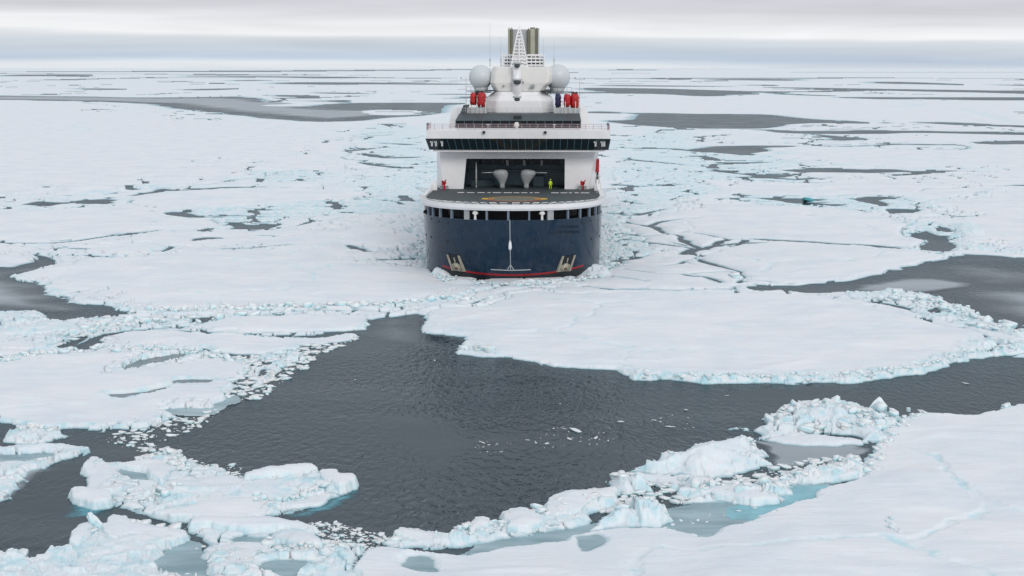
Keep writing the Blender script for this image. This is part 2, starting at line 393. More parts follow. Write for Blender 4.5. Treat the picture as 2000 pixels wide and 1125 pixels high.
M_RUST = simple('rusty_anchor_steel', (0.17, 0.10, 0.06), 0.8, 0.2, 0.45, 2.2)
M_NBLU = simple('dark_blue_cover', (0.012, 0.015, 0.07), 0.5, 0, 0.2, 1)
M_HIVIS = simple('hi_vis_fabric', (0.62, 0.83, 0.02), 0.7, 0, 0.15, 4)
M_SKIN = simple('skin', (0.45, 0.27, 0.20), 0.6, 0, 0.1, 8)

SY0 = 216.0                                   # the foremost point of the deck rim lies here
YAW = R(1.75)
ship = empty('icebreaker_ship', (-0.35, SY0, 0), -YAW)
tag(ship, 'navy blue and white icebreaker ship pushing bow first through the floes', 'ship')
def S(px, py, yl):
    """photo column/row -> ship-frame (x, z) on the cross-section yl metres behind the stem"""
    x, z = 0.0, 10.0
    Y = SY0 + yl
    v = -(py - 562.5) / F
    t = Y / (CP + v * SP)
    X = (px - 1000.0) / F * t; Z = CAM_H + (-SP + v * CP) * t
    return X + 0.35 - yl * math.tan(YAW), Z
def SX(px, py, yl): return S(px, py, yl)[0]
def SZ(py, yl): return S(1000, py, yl)[1]

NEXP = 2.25
def y0z(z): return 5.0 * max(0.0, 1 - max(z, -2) / 11.5) ** 1.1
def Bz(z): return 14.25 + 0.25 * max(0, min(z, 11.5)) / 11.5
AL = 14.0
def hp(t, z, off=0.0):
    """point of the hull skin: t 0 at the stem .. 1 at the shoulder"""
    th = t * PI / 2
    s_, c_ = math.sin(th), math.cos(th)
    return ((Bz(z) + off) * s_ ** (2 / NEXP), y0z(z) - off + (AL + off) * (1 - max(c_, 0) ** (2 / NEXP)))
def tx(px, py):
    """parameter t on the hull for a photo column"""
    t = 0.5
    lo, hi_ = 0.0, 1.0
    sgn = 1 if px > 996 else -1
    for _ in range(30):
        mid = (lo + hi_) / 2
        x, y = hp(mid, 11)
        if x > abs(SX(px, py, y)): hi_ = mid
        else: lo = mid
    return sgn * (lo + hi_) / 2
def zs(x):  # red stripe centre height over breadth
    return max(-1.3, 0.95 + 1.25 * (abs(x) / 13.0) ** 2.0 )
TS = [i / 26 for i in range(27)]
def hull_row(zf, off=0.0):
    """full ring starboard stern -> stem -> port stern; zf: function of x or number"""
    pts = []
    for t in TS:
        x, y = hp(t, 3 if callable(zf) else zf, off)
        z = zf(x) if callable(zf) else zf
        if callable(zf): x, y = hp(t, z, off)
        pts.append((x, y, z))
    tail = []
    x0 = pts[-1][0]; z0 = pts[-1][2]
    for y, k in ((24, 1), (34, 1), (60, 1), (100, 1), (125, .98), (140, .93), (149, .80)):
        tail.append((x0 * k, y, z0))
    half = pts + tail
    return [(-x, y, z) for x, y, z in half[::-1]] + half[1:]
mb = MB()
rows = [hull_row(-2.0), hull_row(-0.3), hull_row(lambda x: zs(x) - 0.15), hull_row(lambda x: zs(x) + 0.15)] + [hull_row(z) for z in (4.2, 6, 8, 10.05)]
for k in range(len(rows) - 1):
    mb2 = [[mb.bm.verts.new(p) for p in rows[k]], [mb.bm.verts.new(p) for p in rows[k + 1]]]
    for i in range(len(rows[0]) - 1):
        f = mb.bm.faces.new((mb2[0][i], mb2[0][i+1], mb2[1][i+1], mb2[1][i])); f.smooth = True
        f.material_index = (2 if k < 2 else (1 if k == 2 else 0)) if abs(rows[k][i][0]) < 11.4 else 0
bmesh.ops.remove_doubles(mb.bm, verts=mb.bm.verts, dist=0.0005)
# transom
hull = mb.build('hull', [M_NAVY, M_RED, M_BLACK], ship)
mb = MB(); mb.box(-11.3, 11.3, 148.6, 149.2, -2, 14); mb.build('transom', M_NAVY, ship)

# mooring deck behind the openings of the bow
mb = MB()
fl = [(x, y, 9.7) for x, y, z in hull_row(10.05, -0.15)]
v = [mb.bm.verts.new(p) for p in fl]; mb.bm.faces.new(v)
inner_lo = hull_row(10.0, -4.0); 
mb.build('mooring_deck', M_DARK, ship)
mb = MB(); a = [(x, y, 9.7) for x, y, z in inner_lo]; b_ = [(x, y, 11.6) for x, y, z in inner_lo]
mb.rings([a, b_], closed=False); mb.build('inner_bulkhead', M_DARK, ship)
M_PIL = simple('blue_grey_pillar', (.16, .20, .26), .45)
# hull-coloured pillars between the openings
def pillar(px0, px1, mat):
    t0, t1 = tx(px0, 420), tx(px1, 420)
    m_ = MB(); o_, i_ = [], []
    for k in range(4):
        t = t0 + (t1 - t0) * k / 3; s_ = 1 if t >= 0 else -1
        ox, oy = hp(abs(t), 10.8, -0.02); ix, iy = hp(abs(t), 10.8, -0.35)
        o_.append((s_ * ox, oy)); i_.append((s_ * ix, iy))
    ring = o_ + i_[::-1]
    m_.rings([[(x, y, 10.0) for x, y in ring], [(x, y, 11.62) for x, y in ring]], smooth=False)
    m_.build('pillar', mat, ship)
Q = lambda x: 800 + x / 4.688
for a, b2, mt in ((889, 917, M_LGREY), (692, 716, M_LGREY), (1086, 1106, M_LGREY), (488, 548, M_GREY), (1255, 1330, M_GREY), (368, 388, M_LGREY),
                 (1445, 1463, M_LGREY), (264, 280, M_LGREY), (1560, 1575, M_LGREY), (198, 210, M_LGREY), (1645, 1659, M_LGREY), (158, 169, M_LGREY),
                 (1706, 1716, M_LGREY), (1742, 1750, M_LGREY)):
    w3 = (b2 - a) * .14; pillar(Q(a + w3), Q(b2 - w3), M_PIL if b2 - a < 40 else mt)
for sx in (-1, 1):
    for yy in range(16, 34, 3):
        m_ = MB(); m_.box(sx * 14.1, sx * 14.46, yy, yy + 0.4, 10, 11.62); m_.build('pillar', M_LGREY, ship)
# two fairlead rollers standing in the openings
for px in (Q(597), Q(1215)):
    t = tx(px, 422); s_ = 1 if t > 0 else -1; x, y = hp(abs(t), 10.5, -0.1); x *= s_
    m_ = MB(); m_.tube((x, y, 10.0), (x, y, 10.75), 0.22, 0.15, 10); m_.sphere((x, y, 11.05), 0.42, (1, .7, .85), 14, 8)
    m_.tube((x - .45, y, 11.0), (x + .45, y, 11.0), .1); m_.build('fairlead', M_OFF, ship)
# white rim of the flight deck
mb = MB()
o1 = hull_row(11.5, 0.02); o2 = hull_row(11.9, 0.32); o3 = hull_row(12.45, 0.42); o4 = hull_row(12.45, -0.25); o5 = hull_row(12.1, -0.28)
def rez(r, z): return [(x, y, z) for x, y, _ in r]
mb.rings([rez(hull_row(11.5, -0.5), 11.5), rez(o1, 11.5), rez(o2, 11.85), rez(o3, 12.45), rez(o4, 12.45), rez(o5, 12.1)], closed=False, smooth=False)
mb.build('deck_rim', M_WHITE, ship)
mb = MB()
v = [mb.bm.verts.new((x, y, 12.14)) for x, y, z in hull_row(12, -0.2)]; mb.bm.faces.new(v)
v = [mb.bm.verts.new((x, y, 11.55)) for x, y, z in hull_row(12, -0.2)]; mb.bm.faces.new(v)
mb.build('flight_deck', M_DECK, ship)
# net frames folded out on the rim: segments with gaps
tts = [(-1 + 2 * i / 34) for i in range(35)]
for i in range(34):
    if i % 1: continue
    a = tts[i] + 0.012; b2 = tts[i + 1] - 0.012
    m_ = MB(); pr = None
    for k in range(4):
        t = a + (b2 - a) * k / 3; s_ = 1 if t >= 0 else -1
        px_, py_ = hp(abs(t), 12, 0.55); qx, qy = hp(abs(t), 12, -0.55)
        cur = ((s_ * px_, py_, 12.78), (s_ * qx, qy, 12.46))
        if pr:
            m_.tube(pr[0], cur[0], .055, n=5); m_.tube(pr[1], cur[1], .045, n=5)
        if k in (0, 3): m_.tube(cur[0], cur[1], .05, n=5)
        pr = cur
    m_.build('safety_net_frame', M_OFF if i % 2 else M_LGREY, ship)
# side nets at the after corners of the deck
for sx in (-1, 1):
    m_ = MB()
    for k in range(4):
        yy = 22 + k * 2.4
        m_.tube((sx * 14.5, yy, 12.25), (sx * (15.2 + k * 0.66), yy, 12.55), .03, n=5)
    m_.tube((sx * 14.6, 21, 12.3), (sx * 17.4, 29.6, 12.6), .04, n=6); m_.tube((sx * 14.5, 29.6, 12.3), (sx * 17.4, 29.6, 12.6), .035, n=5)
    m_.build('side_net', M_LGREY, ship)
# painted landing circle and lines
cy = 13.0
def arcband(r0, r1, a0, a1, z, n=40, cx=0.35, ys=1.0):
    m_ = MB(); A, B = [], []
    for i in range(n + 1):
        t = a0 + (a1 - a0) * i / n
        A.append((cx + r0 * math.cos(t), cy + ys * r0 * math.sin(t), z)); B.append((cx + r1 * math.cos(t), cy + ys * r1 * math.sin(t), z))
    m_.rings([A, B], closed=False, smooth=False); return m_
arcband(0.01, 3.9, 0, 2 * PI, 12.148).build('landing_circle_centre', M_KHAKI, ship)
arcband(3.9, 5.0, -PI, 0, 12.150).build('landing_circle_front', M_BRED, ship)
arcband(3.9, 4.7, 0, PI, 12.150).build('landing_circle_back', M_ORA, ship)
for s_ in (-1, 1):
    m_ = MB(); m_.bm.faces.new([m_.bm.verts.new(p) for p in ((.35 + s_*3.3, cy - 1.5, 12.156), (.35 + s_*4.9, cy - 1.5, 12.156), (.35 + s_*4.9, cy + 1.6, 12.156), (.35 + s_*3.3, cy + 1.6, 12.156))]); m_.build('landing_mark', M_ORA, ship)
    m_ = MB(); m_.bm.faces.new([m_.bm.verts.new(p) for p in ((.35 + s_*4.3, cy - 1.0, 12.162), (.35 + s_*5.3, cy - 1.0, 12.162), (.35 + s_*5.3, cy + 1.1, 12.162), (.35 + s_*4.3, cy + 1.1, 12.162))]); m_.build('landing_mark', M_YEL, ship)
random.seed(5)
m_ = MB(); x = -9.6
while x < 12:
    w_ = random.uniform(.5, 1.5)
    if not (4.4 < x < 5.6): MB().box(x, x + w_, 24.0, 24.35, 12.15, 12.22).build('deck_line_dash', M_WHITE, ship)
    x += w_ + random.uniform(.25, .5)
m_.bm.free()
# stem fitting: rod, fender and cross bar at the foot
def hy(z): return y0z(z)
m_ = MB()
for k in range(12):
    z0_, z1_ = 1.9 + k * .68, 1.9 + (k + 1) * .68
    m_.tube((0, hy(z0_) - .12, z0_), (0, hy(z1_) - .12, z1_), .06, n=6)
m_.build('stem_rod', M_LGREY, ship)
m_ = MB(); zc = SZ(478, 2.2)
m_.rings([[(.28*s*math.cos(a), hy(zc) - .3 + .2*s*math.sin(a), zc + dz) for a in [2*PI*i/8 for i in range(8)]] for s, dz in ((.3, -.85), (1, -.5), (.8, .2), (.2, .95))])
m_.build('stem_fender', M_WHITE, ship)
m_ = MB(); zb = 1.75
for s_ in (-1, 1):
    prev = None
    for k in range(7):
        t = 0.0001 + .115 * k / 6; x, y = hp(t, zb, .05); p = (s_ * x, y, zb + .1 * k / 6)
        if prev: m_.tube(prev, p, .07, n=6)
        prev = p
    m_.tube((0, hy(2.6) - .12, 2.7), (s_ * .55, hy(1.8) - .06, 1.8), .06, n=6)
m_.build('bow_cross_bar', M_LGREY, ship)
# portholes / drains in the hull: small dark discs with a rim
def on_hull(px, py, off=0.0):
    sgn = 1 if px > 996 else -1
    z = 6.0; t = .3
    for _ in range(8):
        lo, hi_ = 0.0, 1.0
        for _ in range(24):
            mid = (lo + hi_) / 2; x, y = hp(mid, z, off)
            if x > abs(SX(px, py, y)): hi_ = mid
            else: lo = mid
        t = (lo + hi_) / 2; x, y = hp(t, z, off); z = SZ(py, y)
    x2, y2 = hp(min(1, t + .01), z, off)
    tx_, ty_ = x2 - x, y2 - y; l = math.hypot(tx_, ty_) or 1
    return Vector((sgn * x, y, z)), Vector((sgn * ty_ / l, -tx_ / l, 0)), Vector((sgn * tx_ / l, ty_ / l, 0))
for px, py, r_ in ((842, 428, .16), (857, 433, .16), (875, 436, .17), (832, 459, .2), (842, 463, .2), (874, 471, .26), (922, 476, .24),
                   (1137, 434, .2), (1155, 430, .14), (1155, 465, .24), (1118, 472, .26), (1064, 477, .22), (1171, 460, .18)):
    p, n_, tt = on_hull(px, py)
    m_ = MB(); m_.tube(p - n_ * .1, p + n_ * .05, r_, n=12); m_.build('hull_scupper', M_DARK, ship)
# faint darker lettering strokes on the starboard-side bow (illegible at this distance): two bands of small raised blocks
m_ = MB()
random.seed(9)
for row, (xa, xb, py) in enumerate(((1092, 1130, 441), (1074, 1132, 451))):
    x = xa
    while x < xb:
        wd = random.uniform(3.2, 5.5)
        p, n_, tt = on_hull(x, py); p2, n2_, t2 = on_hull(x + wd, py)
        for a, b2 in ((p, p2),):
            h = .26
            m_.hexa([a - Vector((0,0,h)) - n_*.05, b2 - Vector((0,0,h)) - n2_*.05, b2 - Vector((0,0,h)) + n2_*.03, a - Vector((0,0,h)) + n_*.03,
                     a + Vector((0,0,h)) - n_*.05, b2 + Vector((0,0,h)) - n2_*.05, b2 + Vector((0,0,h)) + n2_*.03, a + Vector((0,0,h)) + n_*.03])
        x += wd + 1.3
m_.build('bow_lettering', simple('dark_navy_letters', (0.006, 0.016, 0.035), .3), ship)
# anchor pockets
for sgn, cpx, lean in ((-1, 891, 1), (1, 1105, -1)):
    p, n_, tt = on_hull(cpx, 514)
    if tt.x < 0: tt = -tt
    up = Vector((0, -.42, 1)) + tt * (-0.38 * lean)
    fr = MB()
    def PP(u, v_, d): return p + tt * u + up * v_ + n_ * d
    W2, H2 = 1.25, 1.3
    for u0, u1, v0, v1 in ((-W2, -W2 + .32, -H2, H2), (W2 - .32, W2, -H2, H2)):
        fr.hexa([PP(u0, v0, -.4), PP(u1, v0, -.4), PP(u1, v0, .30), PP(u0, v0, .30), PP(u0, v1, -.4), PP(u1, v1, -.4), PP(u1, v1, .24), PP(u0, v1, .24)])
    pk = fr.build('anchor_pocket', M_CREAM, ship)
    bk = MB(); bk.hexa([PP(-W2+.32, -H2, -.5), PP(W2-.32, -H2, -.5), PP(W2-.32, -H2, .13), PP(-W2+.32, -H2, .13), PP(-W2+.32, H2, -.5), PP(W2-.32, H2, -.5), PP(W2-.32, H2, .13), PP(-W2+.32, H2, .13)])
    bk.build('recess', M_DARK, pk)
    an = MB()
    an.tube(PP(0, -.1, .2), PP(0, .9, .15), .12, .09)
    an.rings([[PP(x*s, v_, d) for x, d in ((-.85, .1), (-.4, .40), (.4, .40), (.85, .1))] for s, v_ in ((1, -1.25), (.95, -.65), (.45, .05))])
    an.tube(PP(-.6, -1.1, .3), PP(-.72, -.25, .28), .16, .06); an.tube(PP(.6, -1.1, .3), PP(.72, -.25, .28), .16, .06)
    an.build('anchor', M_CREAM, ship)
    an = MB(); an.hexa([PP(-.85, -H2, .1), PP(.85, -H2, .1), PP(.85, -H2, .26), PP(-.85, -H2, .26), PP(-.8, -.15, .1), PP(.8, -.15, .1), PP(.7, -.25, .2), PP(-.7, -.25, .2)]); an.build('anchor_bed', M_CREAM, ship)
    an = MB(); an.tube(PP(0, -.85, .2), PP(0, -.85, .48), .26, n=10); an.build('anchor_crown', M_RUST, ship)

# ---- superstructure ----
SF = 32.0                                     # front of the house
zt = SZ(293, SF)
def X(px, yl=SF, py=330): return SX(px, py, yl)
ox0, ox1 = X(911), X(1103)                    # hangar mouth, upper corners
ob0, ob1 = X(905), X(1103)
oz0, oz1 = 12.14, SZ(310, SF)
xl, xr = X(858, SF, 300), X(1163, SF, 300); bl, br = -14.0, 14.0
m_ = MB()
yb = 118.0
def quad(pts, mi=0): 
    f = m_.bm.faces.new([m_.bm.verts.new(p) for p in pts]); f.material_index = mi
d_ = 1.4  # rounding of the front corners
quad([(bl + 1.3, SF, oz0), (ob0, SF, oz0), (ox0, SF, oz1), (ox0, SF, zt), (xl, SF, zt)])
quad([(ob1, SF, oz0), (br - 1.3, SF, oz0), (xr, SF, zt), (ox1, SF, zt), (ox1, SF, oz1)])
quad([(ox0, SF, oz1), (ox1, SF, oz1), (ox1, SF, zt), (ox0, SF, zt)])
quad([(bl + 1.3, SF, oz0), (xl, SF, zt), (xl - .6, SF + 2.5, zt), (bl, SF + 3, oz0)])
quad([(br - 1.3, SF, oz0), (br, SF + 3, oz0), (xr + .6, SF + 2.5, zt), (xr, SF, zt)])
quad([(bl, SF + 3, oz0), (xl - .6, SF + 2.5, zt), (-13.6, yb, zt), (bl, yb, oz0)])
quad([(br, SF + 3, oz0), (br, yb, oz0), (13.6, yb, zt), (xr + .6, SF + 2.5, zt)])
quad([(xl, SF, zt), (xr, SF, zt), (xr + .6, SF + 2.5, zt), (13.6, yb, zt), (-13.6, yb, zt), (xl - .6, SF + 2.5, zt)])
quad([(bl, yb, oz0), (-13.6, yb, zt), (13.6, yb, zt), (br, yb, oz0)])
house = m_.build('deckhouse', M_WHITE, ship)
# hangar interior
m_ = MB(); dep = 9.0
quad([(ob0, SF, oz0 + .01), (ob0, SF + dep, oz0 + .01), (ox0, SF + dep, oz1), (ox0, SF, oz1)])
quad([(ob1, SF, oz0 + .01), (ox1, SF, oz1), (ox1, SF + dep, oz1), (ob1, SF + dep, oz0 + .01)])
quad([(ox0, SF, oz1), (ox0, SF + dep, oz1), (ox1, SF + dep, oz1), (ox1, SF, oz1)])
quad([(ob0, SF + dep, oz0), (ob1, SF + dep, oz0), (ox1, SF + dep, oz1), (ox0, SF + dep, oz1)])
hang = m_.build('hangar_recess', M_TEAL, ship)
m_ = MB()                                     # windows and frames of the back wall
zz = SZ(321, SF + dep - .1)
for k in range(9):
    x = ox0 + .8 + k * (ox1 - ox0 - 1.6) / 9
    m_.box(x + .1, x + (ox1 - ox0 - 1.6) / 9 - .1, SF + dep - .12, SF + dep - .04, zz, oz1 - .25)
m_.build('hangar_windows', M_GLASS, hang)
m_ = MB(); m_.box(ob0 + .4, ob1 - .4, SF + dep - 1.1, SF + dep - .2, zz - 1.15, zz - .95)
for k in range(22):
    x = ob0 + .6 + k * (ob1 - ob0 - 1.2) / 21; m_.box(x - .03, x + .03, SF + dep - 1.1, SF + dep - 1.04, zz - .95, zz - .1)
m_.box(ob0 + .4, ob1 - .4, SF + dep - 1.1, SF + dep - 1.02, zz - .1, zz - .03)
m_.build('hangar_gallery', simple('blue_grey_rail', (.11, .17, .21), .5), hang)
for px in (991, 1024, 1058):
    m_ = MB(); x = X(px, SF + dep - 1.2, 318); m_.box(x - .22, x + .22, SF + dep - 1.5, SF + dep - 1.15, SZ(323, SF + 8), SZ(312, SF + 8)); m_.build('hangar_column', M_LGREY, hang)
m_ = MB(); x = X(930, SF + 2, 340); m_.tube((x, SF + 2, SZ(362, SF + 2)), (x, SF + 2, SZ(317, SF + 2)), .16, .12, 8)
m_.tube((x, SF + 2, oz0), (x, SF + 2, SZ(362, SF + 2)), .1, .1, 8); m_.build('hangar_pole', M_LGREY, hang)
m_ = MB(); x0_ = X(905, SF + 3); M_GEAR = simple('dark_gear_cover', (.03, .06, .075), .6)
MB().box(ob0 + 1.0, X(963), SF + 4, SF + 6, 12.15, SZ(352, SF + 4)).build('stowed_gear', M_GEAR, hang, bevel=.12); m_.box(X(1040), X(1062), SF + 5, SF + 7, 12.15, 14.0)
m_.build('stowed_gear', M_GEAR, hang, bevel=.12)
M_COWL = simple('cowl_grey', (.36, .37, .38), .5)
for s_, px in ((-1, 981), (1, 1028)):         # two horn shaped grey ventilators whose mouths open outwards and up
    bx_ = X(px, SF + .6, 362); yv = SF + .6
    zb_, zt_ = 12.2, SZ(333, yv)
    rg = []
    hgt = zt_ - zb_
    for k, (fz, dx, rx, rz) in enumerate(((0, 0, .42, 0), (.16, 0, .46, 0), (.24, 0, .40, 0), (.42, 0.02, .74, .1), (.60, .10, 1.05, .15), (.78, .25, 1.28, .22), (.92, .42, 1.30, .35), (.99, .55, 1.05, .45), (1.04, .62, .6, .4))):
        cxx = bx_ + s_ * dx
        rg.append([(cxx + rx * math.cos(a), yv + rx * .8 * math.sin(a), zb_ + fz * hgt - s_ * rz * .35 * math.cos(a) * rx) for a in [2 * PI * i / 18 for i in range(18)]])
    m_ = MB(); m_.rings(rg); m_.build('cowl_ventilator', M_COWL, ship)
    m_ = MB(); m_.tube((bx_ + s_ * 1.7, yv, zt_ - .35), (bx_ + s_ * 3.6, yv + .2, zt_ - .42), .07); m_.build('vent_rail', M_LGREY, ship)
# bridge
BY = 28.0
zb0, zb1, zb2 = SZ(293, BY), SZ(271, BY), SZ(254, BY)
wl0, wr0 = SX(838, 292, BY), SX(1188, 290, BY); wl1, wr1 = SX(831, 271, BY), SX(1192, 270, BY)
m_ = MB(); m_.hexa([(wl0, BY + .5, zb0), (wr0, BY + .5, zb0), (wr0, BY + 8, zb0), (wl0, BY + 8, zb0), (wl1, BY, zb1), (wr1, BY, zb1), (wr1, BY + 8, zb1), (wl1, BY + 8, zb1)])
bw = m_.build('bridge_window_band', M_GLASS, ship)
m_ = MB()
nW = 26
for k in range(nW + 1):
    a = k / nW; xa = wl0 + (wr0 - wl0) * a; xb = wl1 + (wr1 - wl1) * a
    m_ = MB(); m_.hexa([(xa - .05, BY + .46, zb0), (xa + .05, BY + .46, zb0), (xa + .05, BY + .7, zb0), (xa - .05, BY + .7, zb0), (xb - .05, BY - .04, zb1), (xb + .05, BY - .04, zb1), (xb + .05, BY + .3, zb1), (xb - .05, BY + .3, zb1)]); m_.build('mullion', M_TEAL, bw)
m_ = MB()
for px in (843, 851, 863, 1163, 1176, 1180):
    m_ = MB(); x = SX(px, 281, BY); m_.box(x - .14, x + .16, BY + .1, BY + .2, SZ(286, BY), SZ(276, BY)); m_.box(x - .3, x + .05, BY + .1, BY + .18, SZ(279, BY), SZ(276, BY)); m_.build('wing_window_shape', M_LGREY, bw)  # small pale shapes in the end windows of the bridge
m_ = MB(); m_.hexa([(wl1, BY - .06, zb1 + .002), (wr1, BY - .06, zb1 + .002), (wr1, BY + 9, zb1 + .002), (wl1, BY + 9, zb1 + .002), (wl1 + .1, BY - .3, zb2), (wr1 - .1, BY - .3, zb2), (wr1 - .1, BY + 9, zb2), (wl1 + .1, BY + 9, zb2)])
m_.build('bridge_roof_band', M_WHITE, ship, bevel=.05)
m_ = MB(); m_.box(wl0 + .6, wr0 - .6, BY + .8, SF + 1, zb0 - .35, zb0 - .004); m_.build('bridge_underside', M_WHITE, ship)
def railing(name, pts, h, r, mat, posts=1.6, bars=3):
    m_ = MB()
    for (a, b2) in zip(pts[:-1], pts[1:]):
        a = Vector(a); b2 = Vector(b2); n = max(1, int((b2 - a).length / posts))
        for k in range(n + 1):
            p = a.lerp(b2, k / n); m_.tube(p, p + Vector((0, 0, h)), r, n=5)
        for q in range(1, bars + 1):
            m_.tube(a + Vector((0, 0, h * q / bars)), b2 + Vector((0, 0, h * q / bars)), r * .8, n=5)
    return m_.build(name, mat, ship)
railing('bridge_roof_railing', [(wl1 + .2, BY + 8, zb2), (wl1 + .2, BY, zb2), (wr1 - .2, BY, zb2), (wr1 - .2, BY + 8, zb2)], 1.0, .045, simple('pinkish_rail', (.55, .40, .42), .5), 1.3)
for px in (835, 1187):
    x = SX(px, 245, BY + 1); m_ = MB(); m_.tube((x, BY + 1, zb2), (x, BY + 1, SZ(244, BY + 1)), .07); m_.sphere((x, BY + 1, SZ(243, BY)), .25, nu=10, nv=6); m_.build('signal_lamp', M_TEAL, ship)
for px in (945, 1065):
    x = SX(px, 258, BY - .4); m_ = MB(); m_.box(x - .22, x + .22, BY - .75, BY - .25, SZ(261, BY - .4), SZ(256, BY - .4)); m_.build('floodlight', M_DARK, ship, bevel=.04)
    m_ = MB(); x = SX(px + (8 if px < 1000 else 18), 250, BY + 3); m_.tube((x, BY + 3, zb2), (x, BY + 3, SZ(243, BY + 3)), .06); m_.box(x - .3, x + .3, BY + 2.9, BY + 3.1, SZ(244, BY + 3), SZ(242.5, BY + 3)); m_.build('roof_post', M_LGREY, ship)
m_ = MB(); x = SX(1009, 248, BY + 3); m_.tube((x, BY + 3, zb2), (x, BY + 3, zb2 + .5), .2); m_.sphere((x, BY + 3, zb2 + .75), .45, (1, 1, 1.15), 14, 8); m_.build('compass_dome', M_OFF, ship)

# dark observation lounge above the bridge
UY = 38.0
z3, z4, z5 = zb2 - .02, SZ(236, UY), SZ(222, UY + 4)
m_ = MB()
xa, xb = SX(890, 245, UY), SX(1134, 245, UY)
m_.hexa([(xa, UY, z3), (xb, UY, z3), (xb, UY + 16, z3), (xa, UY + 16, z3), (xa, UY, z4), (xb, UY, z4), (xb, UY + 16, z4), (xa, UY + 16, z4)])
lounge = m_.build('observation_lounge', M_GLASS, ship)
m_ = MB()
for k in range(15):
    x = xa + (xb - xa) * k / 14; MB().box(x - .06, x + .06, UY - .06, UY + .05, z3, z4).build('window_frame', M_TEAL, lounge)
m_ = MB()
m_.hexa([(xa - .1, UY - .15, z4 + .003), (xb + .1, UY - .15, z4 + .003), (xb + .1, UY + 16, z4 + .003), (xa - .1, UY + 16, z4 + .003), (SX(897, 224, UY + 4), UY + 3.5, z5), (SX(1132, 224, UY + 4), UY + 3.5, z5), (SX(1132, 224, UY + 4), UY + 16, z5), (SX(897, 224, UY + 4), UY + 16, z5)])
m_.build('sloped_roof', M_SLATE, ship)
m_ = MB(); x = SX(1011, 229, UY + 1.6); m_.box(x - .7, x + .7, UY + 1, UY + 2.2, SZ(233, UY + 1), SZ(226, UY + 1)); m_.build('roof_hatch', M_DARK, ship, bevel=.08)
# after decks, broad white block seen on both sides of the lounge
m_ = MB(); AY = 56.0
za, zb_ = zt, SZ(213, AY)
m_.hexa([(-14.0, AY, za), (14.0, AY, za), (14.0, 112, za), (-14.0, 112, za), (-12.9, AY + 1.5, zb_), (12.9, AY + 1.5, zb_), (12.9, 108, zb_), (-12.9, 108, zb_)])
m_.build('after_deckhouse', M_WHITE, ship)
m_ = MB(); xs0 = SX(905, 220, UY + 5)        # dark stair casing on the left
m_.hexa([(xa - .4, UY + 3, z3), (xa + .4, UY + 3, z3), (xa + .4, UY + 9, z3), (xa - .4, UY + 9, z3), (xs0, UY + 5, SZ(205, UY + 6)), (xs0 + .9, UY + 5, SZ(205, UY + 6)), (xs0 + .9, UY + 9, SZ(205, UY + 6)), (xs0, UY + 9, SZ(205, UY + 6))])
m_.build('stair_casing', M_SLATE, ship)

# ---- mast tower ----
TY = 50.0
def TX(px, y=TY, py=170): return SX(px, py, y)
def octo(x0, x1, y0_, y1_, z, c=.9):
    return [(x0 + c, y0_, z), (x1 - c, y0_, z), (x1, y0_ + c, z), (x1, y1_ - c, z), (x1 - c, y1_, z), (x0 + c, y1_, z), (x0, y1_ - c, z), (x0, y0_ + c, z)]
def half_round(xc, rx, y0_, ry, y1_, z, n=14):
    p = [(xc + rx * math.cos(a), y0_ + ry + ry * math.sin(a), z) for a in [PI + PI * i / n for i in range(n + 1)]]
    return p + [(xc + rx, y1_, z), (xc - rx, y1_, z)]
def zT(py, y=TY): return SZ(py, y)
xc = TX(1014)
m_ = MB()                                     # rounded base
m_.rings([octo(xc - 6.4, xc + 6.4, 48, 64, z5 - .3, 2.2), octo(xc - 6.45, xc + 6.45, 48, 64, zT(212), 2.2), octo(xc - 6.3, xc + 6.3, 48.1, 64, zT(197), 2.2), octo(xc - 5.9, xc + 5.9, 48.4, 64, zT(189), 2.2), octo(xc - 5.3, xc + 5.3, 49, 64, zT(184), 2.0), octo(xc - 4.9, xc + 4.9, 49.3, 64, zT(179), 1.8)], smooth=False)
m_.build('tower_base', M_WHITE, ship, bevel=.35)
m_ = MB()                                     # wide wings that carry the domes
m_.rings([octo(TX(966), TX(1062), 50, 60, zT(179), .8), octo(TX(960), TX(1068), 50, 60, zT(170), .8), octo(TX(957), TX(1078), 50, 60, zT(162), .8), octo(TX(958), TX(1082), 50.4, 60, zT(146), .8), octo(TX(962), TX(1078), 50.8, 60, zT(130), .8)], smooth=False)
m_.build('tower_middle', M_OFF, ship, bevel=.25)
for a, b2 in ((949, 968), (1057, 1079)):
    m_ = MB(); m_.hexa([(TX(a), 49, zT(178)), (TX(b2), 49, zT(178)), (TX(b2), 56, zT(178)), (TX(a), 56, zT(178)), (TX(a), 49, zT(176.4)), (TX(b2), 49, zT(176.4)), (TX(b2), 56, zT(176.4)), (TX(a), 56, zT(176.4))]); m_.build('tower_ledge', M_SLATE, ship)
m_ = MB()
m_.tube((TX(1010), 49.6, zT(200)), (TX(1010), 49.6, zT(122)), .95, .75, 20)
m_.build('mast_column', M_WHITE, ship)
for py, r_ in ((126, .75), (158, 1.0), (192, .95)):  # hooded half-round platforms with dark undersides
    xm = TX(1010.5); zc = zT(py)
    m_ = MB(); m_.rings([[(xm + r_ * math.cos(a), 48.9 + .9 * r_ * math.sin(a), zc + .1) for a in [2*PI*i/20 for i in range(20)]], [(xm + r_ * .9 * math.cos(a), 48.9 + .8 * r_ * math.sin(a), zc + .45) for a in [2*PI*i/20 for i in range(20)]]])
    pl = m_.build('radar_platform', M_LGREY, ship)
    m_ = MB(); m_.sphere((xm, 48.5, zc - .25), r_ * .72, (1, .8, .55), 16, 8); m_.build('platform_underside', M_SLATE, pl)  # dark rounded body set below the platform as its dark underside
m_ = MB()
